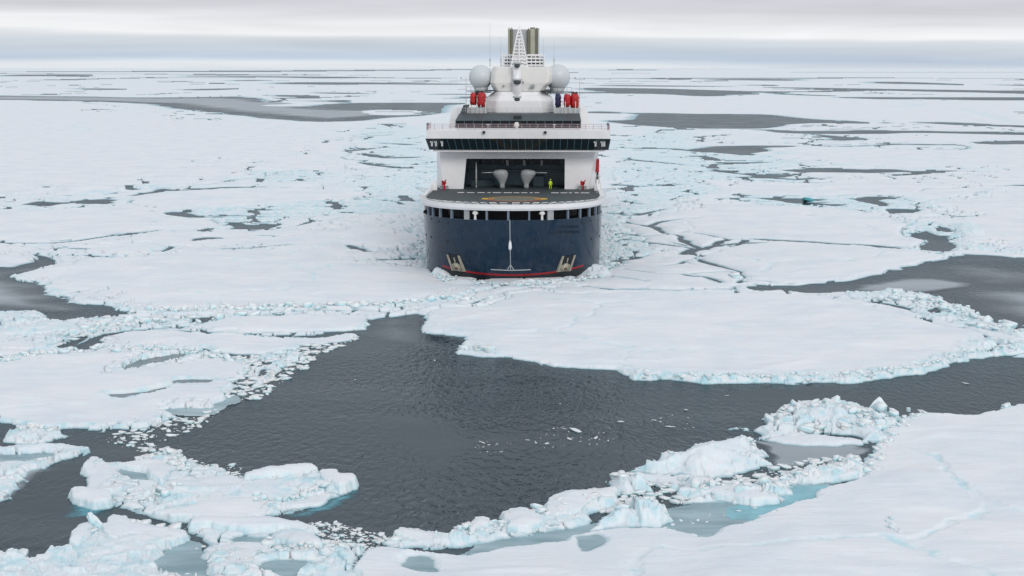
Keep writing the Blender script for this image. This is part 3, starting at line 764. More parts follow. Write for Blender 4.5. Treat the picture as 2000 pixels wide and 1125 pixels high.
for px, py, s in ((984, 167, .14), (1041, 168, .3), (1036, 171, .15), (1022, 160, .12), (1000, 199, .2), (1012, 184, .12)):
    x = TX(px); m_.box(x - s, x + s, 49.4, 50.2, zT(py) - s, zT(py) + s)
m_.build('tower_fittings', M_GREY, ship, bevel=.04)
for py in (140, 166, 188, 203):
    m_ = MB()
    for a_, b3 in ((962, 1003), (1019, 1070)): m_.box(TX(a_), TX(b3), 47.9 if py > 180 else 49.9, 48.02 if py > 180 else 50.02, zT(py), zT(py) + .07)
    m_.bm.free()
for px, r_, py in ((939, 2.22, 151), (1089, 2.36, 151)):
    y_ = 53.0; x = SX(px, py, y_); z = SZ(py, y_)
    m_ = MB(); m_.sphere((x, y_, z), r_, (1, 1, 1.03), 36, 22); dm = m_.build('radome', M_DOME, ship)
    m_ = MB(); m_.tube((x, y_, z - r_ - .5), (x, y_, z - r_ * .85), 1.0, 1.5, 20); m_.tube((x, y_, z - r_ - .62), (x, y_, z - r_ - .45), 2.0, 2.0, 20); m_.build('radome_foot', M_LGREY, dm)
    m_ = MB(); m_.tube((x, y_, SZ(222, y_)), (x, y_, z - r_ - .5), .35); m_.build('radome_post', M_GREY, ship)
    s_ = -1 if px < 1000 else 1
    m_ = MB()                                  # working platform with thin rail under the dome
    m_.box(x - 2.6, x + 2.6, y_ - 2.5, y_ - 2.2, z - r_ - .35, z - r_ - .2)
    for k in range(7): m_.tube((x - 2.6 + k * .87, y_ - 2.4, z - r_ - .3), (x - 2.6 + k * .87, y_ - 2.4, z - r_ + .5), .03, n=4)
    m_.tube((x - 2.6, y_ - 2.4, z - r_ + .5), (x + 2.6, y_ - 2.4, z - r_ + .5), .03, n=4); m_.build('dome_platform', simple('greenish_grey', (.20, .27, .26), .5), ship)
# red covered craft and drums on the upper deck
def cover(px0, px1, py0, py1, y_, mat, name, top=True):
    x0_, x1_ = SX(px0, py0, y_), SX(px1, py0, y_); z1_, z0_ = SZ(py0, y_), SZ(py1, y_)
    c = (x0_ + x1_) / 2; h = (x1_ - x0_) / 2; rg = []
    for k in range(9):
        f = k / 8; s = (.80, .97, 1.0, 1.0, .98, 1.0, .99, .88, .55)[k]
        wob = .05 * math.sin(k * 2.3)
        rg.append([(c + wob + h * s * math.copysign(abs(math.cos(a)) ** .6, math.cos(a)), y_ + 1.6 + 1.6 * s * math.copysign(abs(math.sin(a)) ** .6, math.sin(a)), z0_ + (z1_ - z0_) * f + .12 * math.sin(3 * a + k)) for a in [2*PI*i/22 for i in range(22)]])
    m_ = MB(); m_.rings(rg); return m_.build(name, mat, ship)
cover(917, 930, 182, 205, 45, M_REDC, 'covered_raft'); cover(931, 948, 181, 209, 44.5, M_REDC, 'covered_raft')
cover(1101, 1115, 184, 209, 44.5, M_REDC, 'covered_raft'); cover(1114, 1131, 183, 211, 45, M_REDC, 'covered_raft')
cover(1084, 1096, 184, 209, 45.5, M_NBLU, 'covered_box')
cover(926, 943, 178, 186, 46.6, M_DARK, 'raft_lid'); cover(1116, 1128, 180, 186, 46.8, M_DARK, 'raft_lid')
m_ = MB()
for px in (913, 921, 931, 939, 948, 1083, 1098, 1104, 1113, 1124, 1132):
    x = SX(px, 210, 44); m_.tube((x, 44, SZ(223, 44)), (x, 44, SZ(205 if px % 2 else 198, 44)), .07, n=6)
m_.build('raft_cradle', M_OFF, ship)
for px0, px1 in ((911, 950), (1082, 1133)):
    m_ = MB(); m_.box(SX(px0, 215, 44.6), SX(px1, 215, 44.6), 44.6, 49, z5 - .3, SZ(211, 44.6)); m_.build('raft_plinth', M_LGREY, ship, bevel=.08)
railing('upper_deck_railing', [(SX(893, 222, 42), 42, z5), (SX(1134, 222, 42), 42, z5)], 1.0, .03, M_LGREY, 1.4, 2)
for px in (910, 1132):
    x = SX(px, 190, 46); m_ = MB(); m_.tube((x, 46, z5), (x, 46, SZ(150, 46)), .07, .04, 6); m_.tube((x - .9, 46, SZ(155, 46)), (x + .9, 46, SZ(155, 46)), .04)
    m_.sphere((x - .85, 46, SZ(152, 46)), .18, nu=8, nv=6); m_.sphere((x + .85, 46, SZ(153, 46)), .16, nu=8, nv=6); m_.box(x - 1.5 if px < 1000 else x, x if px < 1000 else x + .6, 45.9, 46.05, SZ(175, 46), SZ(174, 46)); m_.build('instrument_post', M_LGREY, ship)
# ---- funnels, louvres, lattice mast ----
FY = 72.0
def FX(px, py=80): return SX(px, py, FY)
ztf, zbf = SZ(57, FY), SZ(129, FY)
def stack(px0, px1, mat, top):
    m_ = MB(); x0_, x1_ = FX(px0), FX(px1); r_ = (x1_ - x0_) / 2
    m_.rings([octo(x0_, x1_, FY, FY + 3, z, .25) for z in (zbf, SZ(top, FY))], smooth=False)
    o_ = m_.build('funnel', mat, ship)
    m_ = MB(); m_.rings([octo(x0_ + .08, x1_ - .08, FY + .1, FY + 2.9, SZ(top, FY) + .001, .2), octo(x0_ + .12, x1_ - .12, FY + .1, FY + 2.9, SZ(top, FY) + .25, .2)]); m_.build('funnel_lip', M_FUND, o_)
stack(992, 996, M_FUN, 57); stack(996.3, 1001, M_FUND, 56.5); stack(1034.5, 1046, M_FUN, 56); stack(1030, 1034.2, M_FUND, 58); stack(1046.3, 1049.5, M_FUND, 57); stack(1049.8, 1053, M_LGREY, 58)
m_ = MB(); m_.box(FX(1001.3), FX(1029.7), FY + 1, FY + 3, zbf, SZ(57, FY)); m_.build('funnel_centre', simple('grey_panel', (.45, .46, .46), .5), ship)  # plain grey panel between the two groups of stacks
LY = 60.0
def LX(px, py=90): return SX(px, py, LY)
m_ = MB()                                     # tapering white lattice mast
ztop, zbot = SZ(58, LY), SZ(130, LY)
xm = LX(1014.5)
def wid(f): return (1.75 * (1 - f) ** .75 + .12)
for a in (-1, 1):
    for yy in (-1, 1):
        pr = None
        for k in range(13):
            f = k / 12; p = (xm + a * wid(f) * .82, LY + yy * wid(f) * .7, zbot + (ztop - zbot) * f)
            if pr: m_.tube(pr, p, .13, n=6)
            pr = p
for k in range(11):
    f = k / 11.0; z = zbot + (ztop - zbot) * f; w_ = wid(f) * .95
    m_.box(xm - w_, xm + w_, LY - w_ * .85, LY - w_ * .85 + .12, z, z + .22)
    m_.box(xm - w_, xm + w_, LY + w_ * .7, LY + w_ * .7 + .1, z, z + .2)
    m_.box(xm - w_, xm - w_ + .12, LY - w_ * .85, LY + w_ * .8, z, z + .18); m_.box(xm + w_ - .12, xm + w_, LY - w_ * .85, LY + w_ * .8, z, z + .18)
    if f < .85: m_.tube((xm + .1, LY - w_ * .8, z), (xm + w_ * .7, LY - w_ * .75, z + .65), .09, n=6)
m_.box(xm - .12, xm + .12, LY - 1.5, LY - 1.3, zbot, SZ(75, LY)); m_.tube((xm, LY, ztop), (xm, LY, SZ(49, LY)), .05, .03, 6); m_.box(xm - .3, xm + .3, LY - .1, LY + .1, SZ(53.5, LY), SZ(52.6, LY))
m_.box(LX(991), LX(1000), LY - .3, LY + .3, SZ(58, LY) + .1, SZ(57, LY) + .1)
m_.build('lattice_mast', M_WHITE, ship)
for a, b2 in ((979, 1001), (1029, 1063)):        # slatted screens on both sides of the mast foot
    m_ = MB()
    for k in range(4):
        z = SZ(129 - k * 6.6, LY + 2); m_.box(LX(a), LX(b2), LY + 2, LY + 2.12, z, z + .32)
    for k in range(5):
        x = LX(a) + (LX(b2) - LX(a)) * k / 4; m_.box(x - .09, x + .09, LY + 2.13, LY + 2.22, SZ(131, LY + 2), SZ(107, LY + 2))
    m_.build('slatted_screen', M_WHITE, ship)
m_ = MB(); m_.box(LX(982), LX(1060), LY + 5, LY + 8, SZ(131, LY + 5), SZ(111, LY + 5)); m_.build('machinery_casing', simple('dark_grey_casing', (.05, .055, .055), .6), ship)
m_ = MB(); m_.box(LX(1002), LX(1029), LY - 1, LY + 3, SZ(134, LY), SZ(108, LY)); m_.build('mast_pedestal', M_WHITE, ship, bevel=.1)
for px, ptop, yb_ in ((957, 44, 56), (978, 72, 58), (1061, 74, 58), (1082, 80, 56)):
    x = SX(px, 110, yb_); m_ = MB(); m_.tube((x, yb_, SZ(130, yb_)), (x, yb_, SZ(112, yb_)), .09, .06, 6); m_.tube((x, yb_, SZ(112, yb_)), (x, yb_, SZ(ptop, yb_)), .045, .02, 5); m_.box(x - .16, x + .16, yb_ - .1, yb_ + .1, SZ(120, yb_), SZ(115, yb_)); m_.build('whip_antenna', M_LGREY, ship)
# red fire monitors on the flight deck, side fittings
for px in (868, 1139):
    x = SX(px, 364, 30.5); m_ = MB(); y_ = 30.5
    m_.tube((x, y_, 12.15), (x, y_, 13.2), .16, .14, 10); m_.sphere((x, y_, 13.3), .3, nu=12, nv=8); m_.tube((x - .1, y_, 13.3), (x + .35, y_ - 1.0, 13.9), .14, .09, 10); m_.box(x - .5, x - .15, y_ - .15, y_ + .2, 12.9, 13.7)
    m_.build('fire_monitor', M_REDC, ship, bevel=.03)
    m_ = MB(); m_.box(x - .8, x + .6, y_ + .4, y_ + 1.2, 12.15, 12.75); m_.build('deck_locker', M_GREY, ship, bevel=.05)
for sx, px in ((-1, 848), (1, 1166)):
    x = SX(px, 365, 29); m_ = MB()
    m_.box(x - .5, x + .5, 28.6, 29.4, 12.15, 13.35); m_.tube((x, 29, 13.3), (x, 29, 14.1), .2, .15, 8)
    m_.build('corner_fitting', M_WHITE, ship, bevel=.1)
    railing('corner_railing', [(sx * 13.9, 21, 12.4), (sx * 14.1, 31.5, 12.4)], 1.05, .035, M_WHITE, 1.2, 3)
m_ = MB(); x = 14.45
m_.box(14.02, 14.6, 34, 36, SZ(335, 36), SZ(309, 36)); m_.build('side_davit', M_REDC, ship, bevel=.12)
m_ = MB(); m_.box(14.02, 14.5, 35, 37, SZ(372, 36), SZ(336, 36)); m_.build('davit_base', M_DARK, ship, bevel=.06)
m_ = MB(); m_.tube((14.6, 33.5, 12.2), (14.6, 33.5, SZ(340, 34)), .1); m_.sphere((14.6, 33.5, SZ(343, 34)), .3, nu=8, nv=6); m_.tube((14.9, 32, 12.2), (14.5, 33, 15), .06); m_.build('davit_post', M_OFF, ship)

# ---- crew member in hi-vis standing in the hangar mouth ----
def person(loc, label):
    j = [(0,0,.95),(0,0,1.15),(0,0,1.38),(0,0,1.52),(0,-.01,1.66),(0,-.01,1.76),(.11,0,.88),(.13,0,.48),(.14,.02,.08),(.14,-.14,.04),(-.11,0,.88),(-.15,-.02,.48),(-.16,.02,.08),(-.16,-.14,.04),
         (.21,0,1.36),(.27,-.03,1.08),(.28,-.14,.86),(-.21,0,1.36),(-.28,-.04,1.08),(-.26,-.18,.88)]
    e = [(0,1),(1,2),(2,3),(3,4),(4,5),(0,6),(6,7),(7,8),(8,9),(0,10),(10,11),(11,12),(12,13),(2,14),(14,15),(15,16),(2,17),(17,18),(18,19)]
    r = [.16,.16,.17,.07,.10,.08,.10,.075,.06,.05,.10,.075,.06,.05,.075,.06,.045,.075,.06,.045]
    me = bpy.data.meshes.new('tmp'); me.from_pydata(j, e, []); o = bpy.data.objects.new('tmp', me); COL.objects.link(o)
    sk = o.modifiers.new('s', 'SKIN'); 
    for i, q in enumerate(r): me.skin_vertices[0].data[i].radius = (q, q * .8)
    me.skin_vertices[0].data[0].use_root = True
    ss = o.modifiers.new('u', 'SUBSURF'); ss.levels = 1; ss.render_levels = 1
    bpy.context.view_layer.update(); dg = bpy.context.evaluated_depsgraph_get()
    m2 = bpy.data.meshes.new_from_object(o.evaluated_get(dg)); bpy.data.objects.remove(o)
    m2.name = 'person'; m2.materials.clear()
    for mt in (M_HIVIS, M_SKIN, M_DARK): m2.materials.append(mt)
    for p in m2.polygons:
        z = p.center.z; p.material_index = 1 if z > 1.5 else (2 if z < .12 else 0); p.use_smooth = True
    b = bpy.data.objects.new('person', m2); COL.objects.link(b); b.location = loc
    tag(b, label, 'person')
    m_ = MB(); m_.sphere((0, 0, 1.76), .135, (1, 1, .8), 14, 8); m_.build('helmet', M_HIVIS, b)
    m_ = MB(); m_.tube((-.3, -.16, .84), (-.3, -.16, .84001), .01); m_.bm.free()
    return b
xp, zp = S(1075, 368, 31.0)
c_, s_ = math.cos(-YAW), math.sin(-YAW)
person((-0.35 + c_ * xp - s_ * 30.5, SY0 + s_ * xp + c_ * 30.5, 12.16), 'person in bright yellow hi-vis suit standing on the dark flight deck')

# ================================================================== THE ICE
def _h(ix, iy, seed):
    with np.errstate(over='ignore'):
        a = (ix.astype(np.int64) * 374761393 + iy.astype(np.int64) * 668265263 + seed * 1442695041) & 0xFFFFFFFF
        a = ((a ^ (a >> 13)) * 1274126177) & 0xFFFFFFFF
        a = ((a ^ (a >> 16)) * 2246822519) & 0xFFFFFFFF
        a = a ^ (a >> 15)
    return (a & 0xFFFFFF).astype(np.float64) / float(0xFFFFFF)
def vnoise(x, y, seed):
    fx, fy = np.floor(x), np.floor(y); ix, iy = fx.astype(np.int64), fy.astype(np.int64)
    u, v = x - fx, y - fy
    u = u * u * u * (u * (u * 6 - 15) + 10); v = v * v * v * (v * (v * 6 - 15) + 10)
    a = _h(ix, iy, seed); b = _h(ix + 1, iy, seed); c = _h(ix, iy + 1, seed); d = _h(ix + 1, iy + 1, seed)
    return ((a * (1 - u) + b * u) * (1 - v) + (c * (1 - u) + d * u) * v) * 2 - 1
def fbm(x, y, lam, seed, octs=4, gain=.5):
    s = 0; a = 1; tot = 0
    ca, sa = math.cos(.6), math.sin(.6)
    for k in range(octs):
        xx = (x * ca - y * sa) / lam; yy = (x * sa + y * ca) / lam
        s = s + a * vnoise(xx + 17.3 * k, yy - 9.1 * k, seed + k * 31); tot += a; a *= gain; lam = lam * .5; x, y = xx * lam * 2, yy * lam * 2
    return s / tot
def cells(x, y, lam, seed):
    """tilted slabs on jittered cells: height -.5..1, edge distance (in cells), id noise"""
    X_, Y_ = x / lam, y / lam
    ix, iy = np.floor(X_).astype(np.int64), np.floor(Y_).astype(np.int64)
    f1 = np.full(X_.shape, 9.0); f2 = np.full(X_.shape, 9.0); hgt = np.zeros(X_.shape); idn = np.zeros(X_.shape)
    for a in (-1, 0, 1):
        for b in (-1, 0, 1):
            jx, jy = ix + a, iy + b
            px = jx + .15 + .7 * _h(jx, jy, seed); py = jy + .15 + .7 * _h(jx, jy, seed + 7)
            wgt = .75 + .5 * _h(jx, jy, seed + 11)
            dx, dy = X_ - px, Y_ - py
            d = np.sqrt(dx * dx + dy * dy) * wgt
            r1 = _h(jx, jy, seed + 3)
            th = 6.283 * _h(jx, jy, seed + 5); sl = .9 * _h(jx, jy, seed + 9) ** 1.5
            hh = r1 * .7 + (dx * np.cos(th) + dy * np.sin(th)) * sl
            n1 = d < f1
            f2 = np.where(n1, f1, np.minimum(f2, d)); hgt = np.where(n1, hh, hgt); idn = np.where(n1, r1, idn); f1 = np.where(n1, d, f1)
    return hgt, f2 - f1, idn
def sm(a, b, x):
    t = np.clip((x - a) / (b - a), 0, 1); return t * t * (3 - 2 * t)

# survey grid of the ice field: finer near the viewer, coarse in the distance
gx = np.arange(-330.0, 2331.0, 1.9)
gy = np.concatenate([np.array([133.65, 133.9, 134.2, 134.6, 135.1]), np.arange(135.6, 200, .8), np.arange(200, 560, 1.25), np.arange(560, 1235, 1.45)])
PXg, PYg = np.meshgrid(gx, gy)
GX, GY = atn(PXg, PYg)
CD = np.repeat(np.gradient(GY[:, 0])[:, None] * -1, len(gx), 1)       # depth of a cell, metres
def adaptive_warp(seed):
    dx = np.zeros_like(GX); dy = np.zeros_like(GX)
    for k in range(-2, 16):
        lam = 2.0 ** k
        lo = 1.8 * CD; hi_ = np.maximum(26 * CD, 5.0)
        wt = sm(0, 1, np.log2(lam / lo) + .5) * sm(0, 1, np.log2(hi_ / lam) + .5)
        rws = np.where(wt.max(1) > 0)[0]
        if len(rws) == 0: continue
        a, b = rws[0], rws[-1] + 1
        am = .22 * lam * wt[a:b]
        dx[a:b] += am * vnoise(GX[a:b] / lam + 3.7 * k, GY[a:b] / lam, seed + k)
        dy[a:b] += am * vnoise(GX[a:b] / lam - 5.1 * k, GY[a:b] / lam + 50, seed + 99 + k)
    lim = .011 * GY
    return np.tanh(dx / lim) * lim, dy
WX_, WY_ = adaptive_warp(11)
WX = GX + WX_; WY = GY + WY_
print('grid', GX.shape, flush=True)

def sl_of(poly, m=26):
    p = np.array(poly, float)
    x0, x1, y0_, y1_ = p[:, 0].min() - m * 2.2, p[:, 0].max() + m * 2.2, p[:, 1].min() - m, p[:, 1].max() + m
    c0, c1 = np.searchsorted(gx, x0), np.searchsorted(gx, x1); r0, r1 = np.searchsorted(gy, y0_), np.searchsorted(gy, y1_)
    return slice(max(0, r0 - 1), min(len(gy), r1 + 1)), slice(max(0, c0 - 1), min(len(gx), c1 + 1))
def smooth_poly(poly, it=1):
    """corner cutting for smooth natural outlines"""
    P = [tuple(p) for p in poly]
    for _ in range(it):
        Q_ = []
        for a, b in zip(P, P[1:] + P[:1]):
            Q_.append((a[0] * .75 + b[0] * .25, a[1] * .75 + b[1] * .25)); Q_.append((a[0] * .25 + b[0] * .75, a[1] * .25 + b[1] * .75))
        P = Q_
    return P
def sd_poly(X_, Y_, poly, it=1):
    pts = [at(max(-3000, px), max(py, 133.66)) for px, py in smooth_poly(poly, it)]
    d2 = np.full(X_.shape, 1e18); ins = np.zeros(X_.shape, bool)
    n = len(pts)
    for i in range(n):
        ax, ay = pts[i]; bx_, by_ = pts[(i + 1) % n]
        ex, ey = bx_ - ax, by_ - ay; wx, wy = X_ - ax, Y_ - ay
        l2 = ex * ex + ey * ey + 1e-12
        t = np.clip((wx * ex + wy * ey) / l2, 0, 1)
        qx, qy = wx - ex * t, wy - ey * t
        np.minimum(d2, qx * qx + qy * qy, out=d2)
        if ey != 0:
            c = ((ay > Y_) != (by_ > Y_)) & (X_ < ex * (Y_ - ay) / ey + ax)
            ins ^= c
    d = np.sqrt(d2); return np.where(ins, d, -d)
def sd_line(X_, Y_, line):
    d2 = np.full(X_.shape, 1e18); tt = np.zeros(X_.shape)
    pts = [at(*p) for p in line]
    n = len(pts) - 1
    for i in range(n):
        ax, ay = pts[i]; bx_, by_ = pts[i + 1]
        ex, ey = bx_ - ax, by_ - ay; wx, wy = X_ - ax, Y_ - ay
        t = np.clip((wx * ex + wy * ey) / (ex * ex + ey * ey + 1e-12), 0, 1)
        qx, qy = wx - ex * t, wy - ey * t; d = qx * qx + qy * qy
        m = d < d2; d2 = np.where(m, d, d2); tt = np.where(m, (i + t) / n, tt)
    return np.sqrt(d2), tt

SFL = np.full(GX.shape, -1e9)           # how far inside any traced floe
SWA = np.full(GX.shape, -1e9)           # how far inside open water
RUB = np.zeros(GX.shape)                # rubble amount wanted (traced rubble zones)

# ---- open water and leads (photo outline -> ground)
def c7(pts): return [(1140 + x / 2.3256, 340 + y / 2.3256) for x, y in pts]
def c6(pts): return [(x / 2.3256, 340 + y / 2.3256) for x, y in pts]
def c4(pts): return [(x / 2, 60 + y / 2) for x, y in pts]
def c5(pts): return [(1000 + x / 2, 60 + y / 2) for x, y in pts]
WATER = [
 # the big foreground lead with everything that floats in it
 [(735,628),(770,622),(800,620),(835,612),(900,640),(1000,680),(1200,715),(1500,735),(1750,715),(1900,690),(2020,690),(2400,675),(2400,1300),(-400,1300),(-400,690),(0,700),
  (60,690),(140,668),(220,650),(330,648),(430,650),(560,660),(640,650),(700,645)],
 [(-400,520),(0,524),(60,508),(92,492),(80,520),(110,555),(180,590),(240,603),(250,614),(180,624),(100,640),(50,625),(0,612),(-400,600)],
 # right hand open water
 [(1480,561),(1561,556),(1656,548),(1742,529),(1811,510),(1845,498),(1900,497),(2000,508),(2400,505),(2400,660),(2000,655),(1950,640),(1900,615),(1850,590),(1790,576),(1700,578),(1600,574)],
 [(1868,494),(1940,498),(2000,506),(2400,512),(2400,520),(2000,516),(1920,507)],
 # far left grey lead
 [(-400,186),(0,186),(120,187),(230,189),(330,190),(440,191),(480,202),(560,206),(645,206),(720,202),(800,203),(885,206),(900,216),(880,224),(800,229),(725,236),(640,238),(590,234),(550,230),(470,223),(380,215),(300,211),(265,209),(200,203),(125,197),(0,193),(-400,192)],
 c4([(-300,176),(150,175),(300,177),(150,181),(0,181),(-300,182)]),
 c4([(700,177),(1080,178),(1250,180),(1400,182),(1250,186),(1090,184),(800,181)]),
 c4([(1050,206),(1300,203),(1850,208),(1850,212),(1300,210),(1200,213)]),
 c4([(150,232),(210,228),(430,232),(330,236),(200,237)]), c4([(530,236),(700,231),(870,228),(820,233),(640,240)]),
 c4([(1130,243),(1250,241),(1430,245),(1250,248)]), c4([(930,258),(1060,257),(1185,262),(1160,268),(1000,264)]),
 c4([(1580,248),(1700,244),(1850,247),(1850,252),(1700,251)]), c4([(1700,263),(1850,260),(1850,267),(1760,268)]),
 c4([(780,196),(930,193),(1010,197),(900,200)]), c4([(1180,275),(1300,272),(1310,284),(1230,281)]),
 # far right leads
 c5([(300,214),(620,215),(900,220),(700,221),(300,219)]),
 c5([(230,228),(500,231),(760,235),(900,239),(860,243),(780,244),(720,253),(640,253),(560,246),(400,240),(240,237)]),
 c5([(680,190),(760,186),(1000,188),(1180,193),(1150,197),(1000,194)]), c5([(1400,202),(1500,198),(1680,203),(1700,209),(1560,209)]),
 c5([(940,222),(1200,222),(1500,226),(1800,230),(2000,243),(2500,246),(2500,252),(2000,250),(1850,242),(1700,238),(1400,233),(1100,226)]),
 c5([(1130,257),(1300,254),(1500,256),(1800,254),(2000,252),(2500,250),(2500,272),(2000,270),(1700,268),(1500,262),(1350,265)]),
 c5([(840,208),(980,209),(940,213),(850,212)]), c5([(1700,208),(1990,210),(2400,208),(2400,214),(1950,213)]),
 c5([(440,187),(560,182),(640,186),(540,189)]), c5([(880,240),(1040,243),(1200,252),(1050,248)]),
 c5([(300,318),(380,314),(460,318),(440,322),(320,321)]),
 c5([(300,346),(390,345),(440,326),(470,319),(700,324),(950,328),(1040,340),(1330,348),(1330,354),(1150,352),(1050,352),(960,376),(870,385),(640,384),(470,372),(330,352)]),
 c5([(1370,350),(1440,350),(1400,354)]), c5([(1500,349),(1700,354),(2000,367),(2500,375),(2500,382),(2000,376),(1900,370),(1700,362)]),
 c5([(920,389),(1100,394),(1400,391),(1600,398),(2000,400),(2500,402),(2500,412),(2000,408),(1500,406),(1350,406),(1200,404),(1000,402)]),
 c5([(1080,402),(1200,414),(1360,424),(1280,431),(1220,424),(1150,412)]),
 c5([(640,468),(730,452),(800,445),(1060,446),(1040,453),(900,456),(960,468),(930,480),(860,488),(780,476),(700,474)]),
 c5([(730,509),(950,505),(940,511),(740,515)]), c5([(1840,440),(1940,436),(2100,434),(2400,436),(2400,452),(2000,452),(1900,448)]),
 c5([(980,548),(1090,543),(1200,525),(1280,538),(1500,545),(1860,550),(1700,556),(1500,565),(1280,567),(1170,568),(1080,556)]),
 c7([(650,98),(760,100),(900,112),(1010,108),(1180,140),(1180,152),(1060,148),(940,134),(800,116)]),
 c7([(1200,104),(1300,92),(1480,100),(1400,112),(1330,118),(1430,152),(1360,155),(1230,124)]), c7([(1440,168),(1520,166),(1610,166),(1540,176),(1460,180)]),
 c7([(1680,62),(1780,54),(2000,48),(2400,44),(2400,66),(2000,64),(1800,70)]),
 c7([(1480,330),(1530,290),(1560,260),(1620,250),(1640,300),(1690,345),(1600,355),(1500,345)]),
 c7([(800,520),(900,518),(990,522),(900,532),(790,528)]), c7([(1640,230),(1690,238),(1722,262),(1680,256)]),
 c7([(750,10),(860,14),(990,12),(870,22),(780,18)]),
 # left side small leads
 c6([(-300,132),(0,152),(90,126),(180,118),(340,120),(420,104),(500,104),(560,92),(640,100),(620,128),(520,132),(400,134),(350,146),(130,144),(0,154),(-300,150)]),
 c6([(1320,28),(1400,30),(1600,34),(1560,42),(1420,48),(1360,40)]),
 c6([(800,180),(860,172),(980,182),(1000,200),(940,192)]), c6([(1040,224),(1120,236),(1170,222),(1200,240),(1140,252),(1080,244)]),
 c6([(880,262),(930,246),(970,250),(968,268),(920,268)]), c6([(830,302),(920,280),(1010,286),(940,296)]),
 c6([(1120,168),(1200,170),(1180,178)]), c6([(230,343),(330,341),(350,347),(250,348)]),
]
for p in WATER:
    s = sl_of(p, 14); SWA[s] = np.maximum(SWA[s], sd_poly(WX[s], WY[s], p, 1))
SLN = np.full(GX.shape, -1e9)           # long narrow cracks
WLINES = [(c7([(770,295),(900,302),(1100,315),(1250,326),(1420,338)]), 3.2), (c7([(730,485),(830,490),(930,502)]), 2.4), (c7([(490,340),(600,322),(700,315),(820,310)]), 2.0), (c7([(520,390),(600,415),(690,445),(715,478)]), 1.8),
 (c7([(430,368),(460,352),(480,338)]), 3.0), (c7([(0,525),(120,531),(260,528),(420,532),(600,524),(700,522)]), 1.6), (c6([(-100,318),(120,318),(240,318),(330,306),(440,290),(600,272),(700,262)]), 1.8), (c6([(230,345),(330,343),(420,344)]), 2.4),
 (c6([(700,358),(735,345),(760,330)]), 2.0), (c6([(640,96),(740,84),(770,72),(830,78),(1000,66),(1200,62)]), 1.9), ([(1215,470),(1260,476),(1330,484)], 1.6), ([(1200,455),(1240,462),(1290,459)], 1.5), ([(1195,415),(1240,420),(1300,408)], 1.5),
 ([(1190,360),(1240,366),(1330,362)], 1.6), ([(1200,392),(1260,398)], 1.6), ([(780,330),(720,322),(690,316)], 1.8), ([(700,300),(760,308),(820,306)], 1.6), ([(660,296),(720,290)], 1.6), ([(750,280),(820,284)], 1.6),
 (c5([(450,460),(600,462),(700,470)]), 1.6), (c5([(420,500),(560,512),(640,520)]), 1.7), (c5([(780,540),(860,560),(1000,575)]), 1.8), (c5([(930,572),(1100,582),(1200,578)]), 1.7), (c5([(1130,448),(1300,450),(1500,446),(1700,448)]), 1.6),
 (c6([(1000,190),(1180,200),(1300,196)]), 1.6), (c6([(500,288),(560,282),(640,276)]), 2.2), ([(400,655),(520,652),(640,650)], 2.2), ([(560,612),(700,606),(830,598)], 2.0), ([(250,640),(330,634),(420,630)], 2.4)]
for ln_, wp_ in WLINES:
    s = sl_of(ln_, 14); d, t = sd_line(WX[s] * .5 + GX[s] * .5, WY[s] * .5 + GY[s] * .5, ln_); SLN[s] = np.maximum(SLN[s], wp_ * .9 * GY[s] ** 2 / (CAM_H * F) * .5 * np.clip(1.3 - np.abs(2 * t - 1) ** 3, .4, 1) * (.8 + .55 * vnoise(GX[s] / 14, GY[s] / 14, 5)) - d)
nl = np.zeros(GX.shape); rr_ = (gy > 178) & (gy < 420)     # loose fragments that drift in the more distant leads
nl[rr_] = fbm(GX[rr_] * .55, GY[rr_] * 1.0, 42, 901, 5, .62)
SWA = SWA - sm(.12, .34, nl) * np.minimum(8, 2.2 * CD)
SWA = np.maximum(SWA, SLN)
print('water done', flush=True)

# belts of crushed ice between the plates: pieces with open water between them
FZP = [c7([(650,95),(900,108),(1200,85),(1480,95),(1620,165),(1450,185),(1180,162),(900,150),(760,120)]), c7([(1480,240),(1560,210),(1700,225),(1740,262),(1660,300),(1700,350),(1560,362),(1440,340),(1520,290)]),
 c5([(300,440),(500,450),(640,470),(900,500),(700,502),(440,482),(300,470)]), c5([(740,505),(900,530),(1000,560),(1180,575),(1290,592),(1050,592),(850,570),(760,545)]), c5([(1110,434),(1400,440),(1780,452),(1700,464),(1300,462),(1120,452)]),
 c6([(800,165),(1000,165),(1200,215),(1215,252),(1080,250),(960,205)]), c6([(900,165),(1300,150),(1600,130),(1900,95),(1900,165),(1500,190),(1200,214)]), [(505,343),(560,338),(700,345),(690,362),(540,364)],
 c6([(-100,118),(200,112),(450,92),(640,92),(640,134),(350,150),(0,160),(-100,160)]), c5([(1080,408),(1400,424),(1300,436),(1150,428)]), c5([(350,370),(640,384),(960,384),(900,398),(500,396)]), [(1186,440),(1230,450),(1260,490),(1200,530),(1182,528)],
 [(640,288),(740,290),(830,330),(832,350),(720,330)]]
FZ = np.full(GX.shape, -1e9)
for p in FZP:
    s = sl_of(p, 14); FZ[s] = np.maximum(FZ[s], sd_poly(WX[s], WY[s], p, 2))
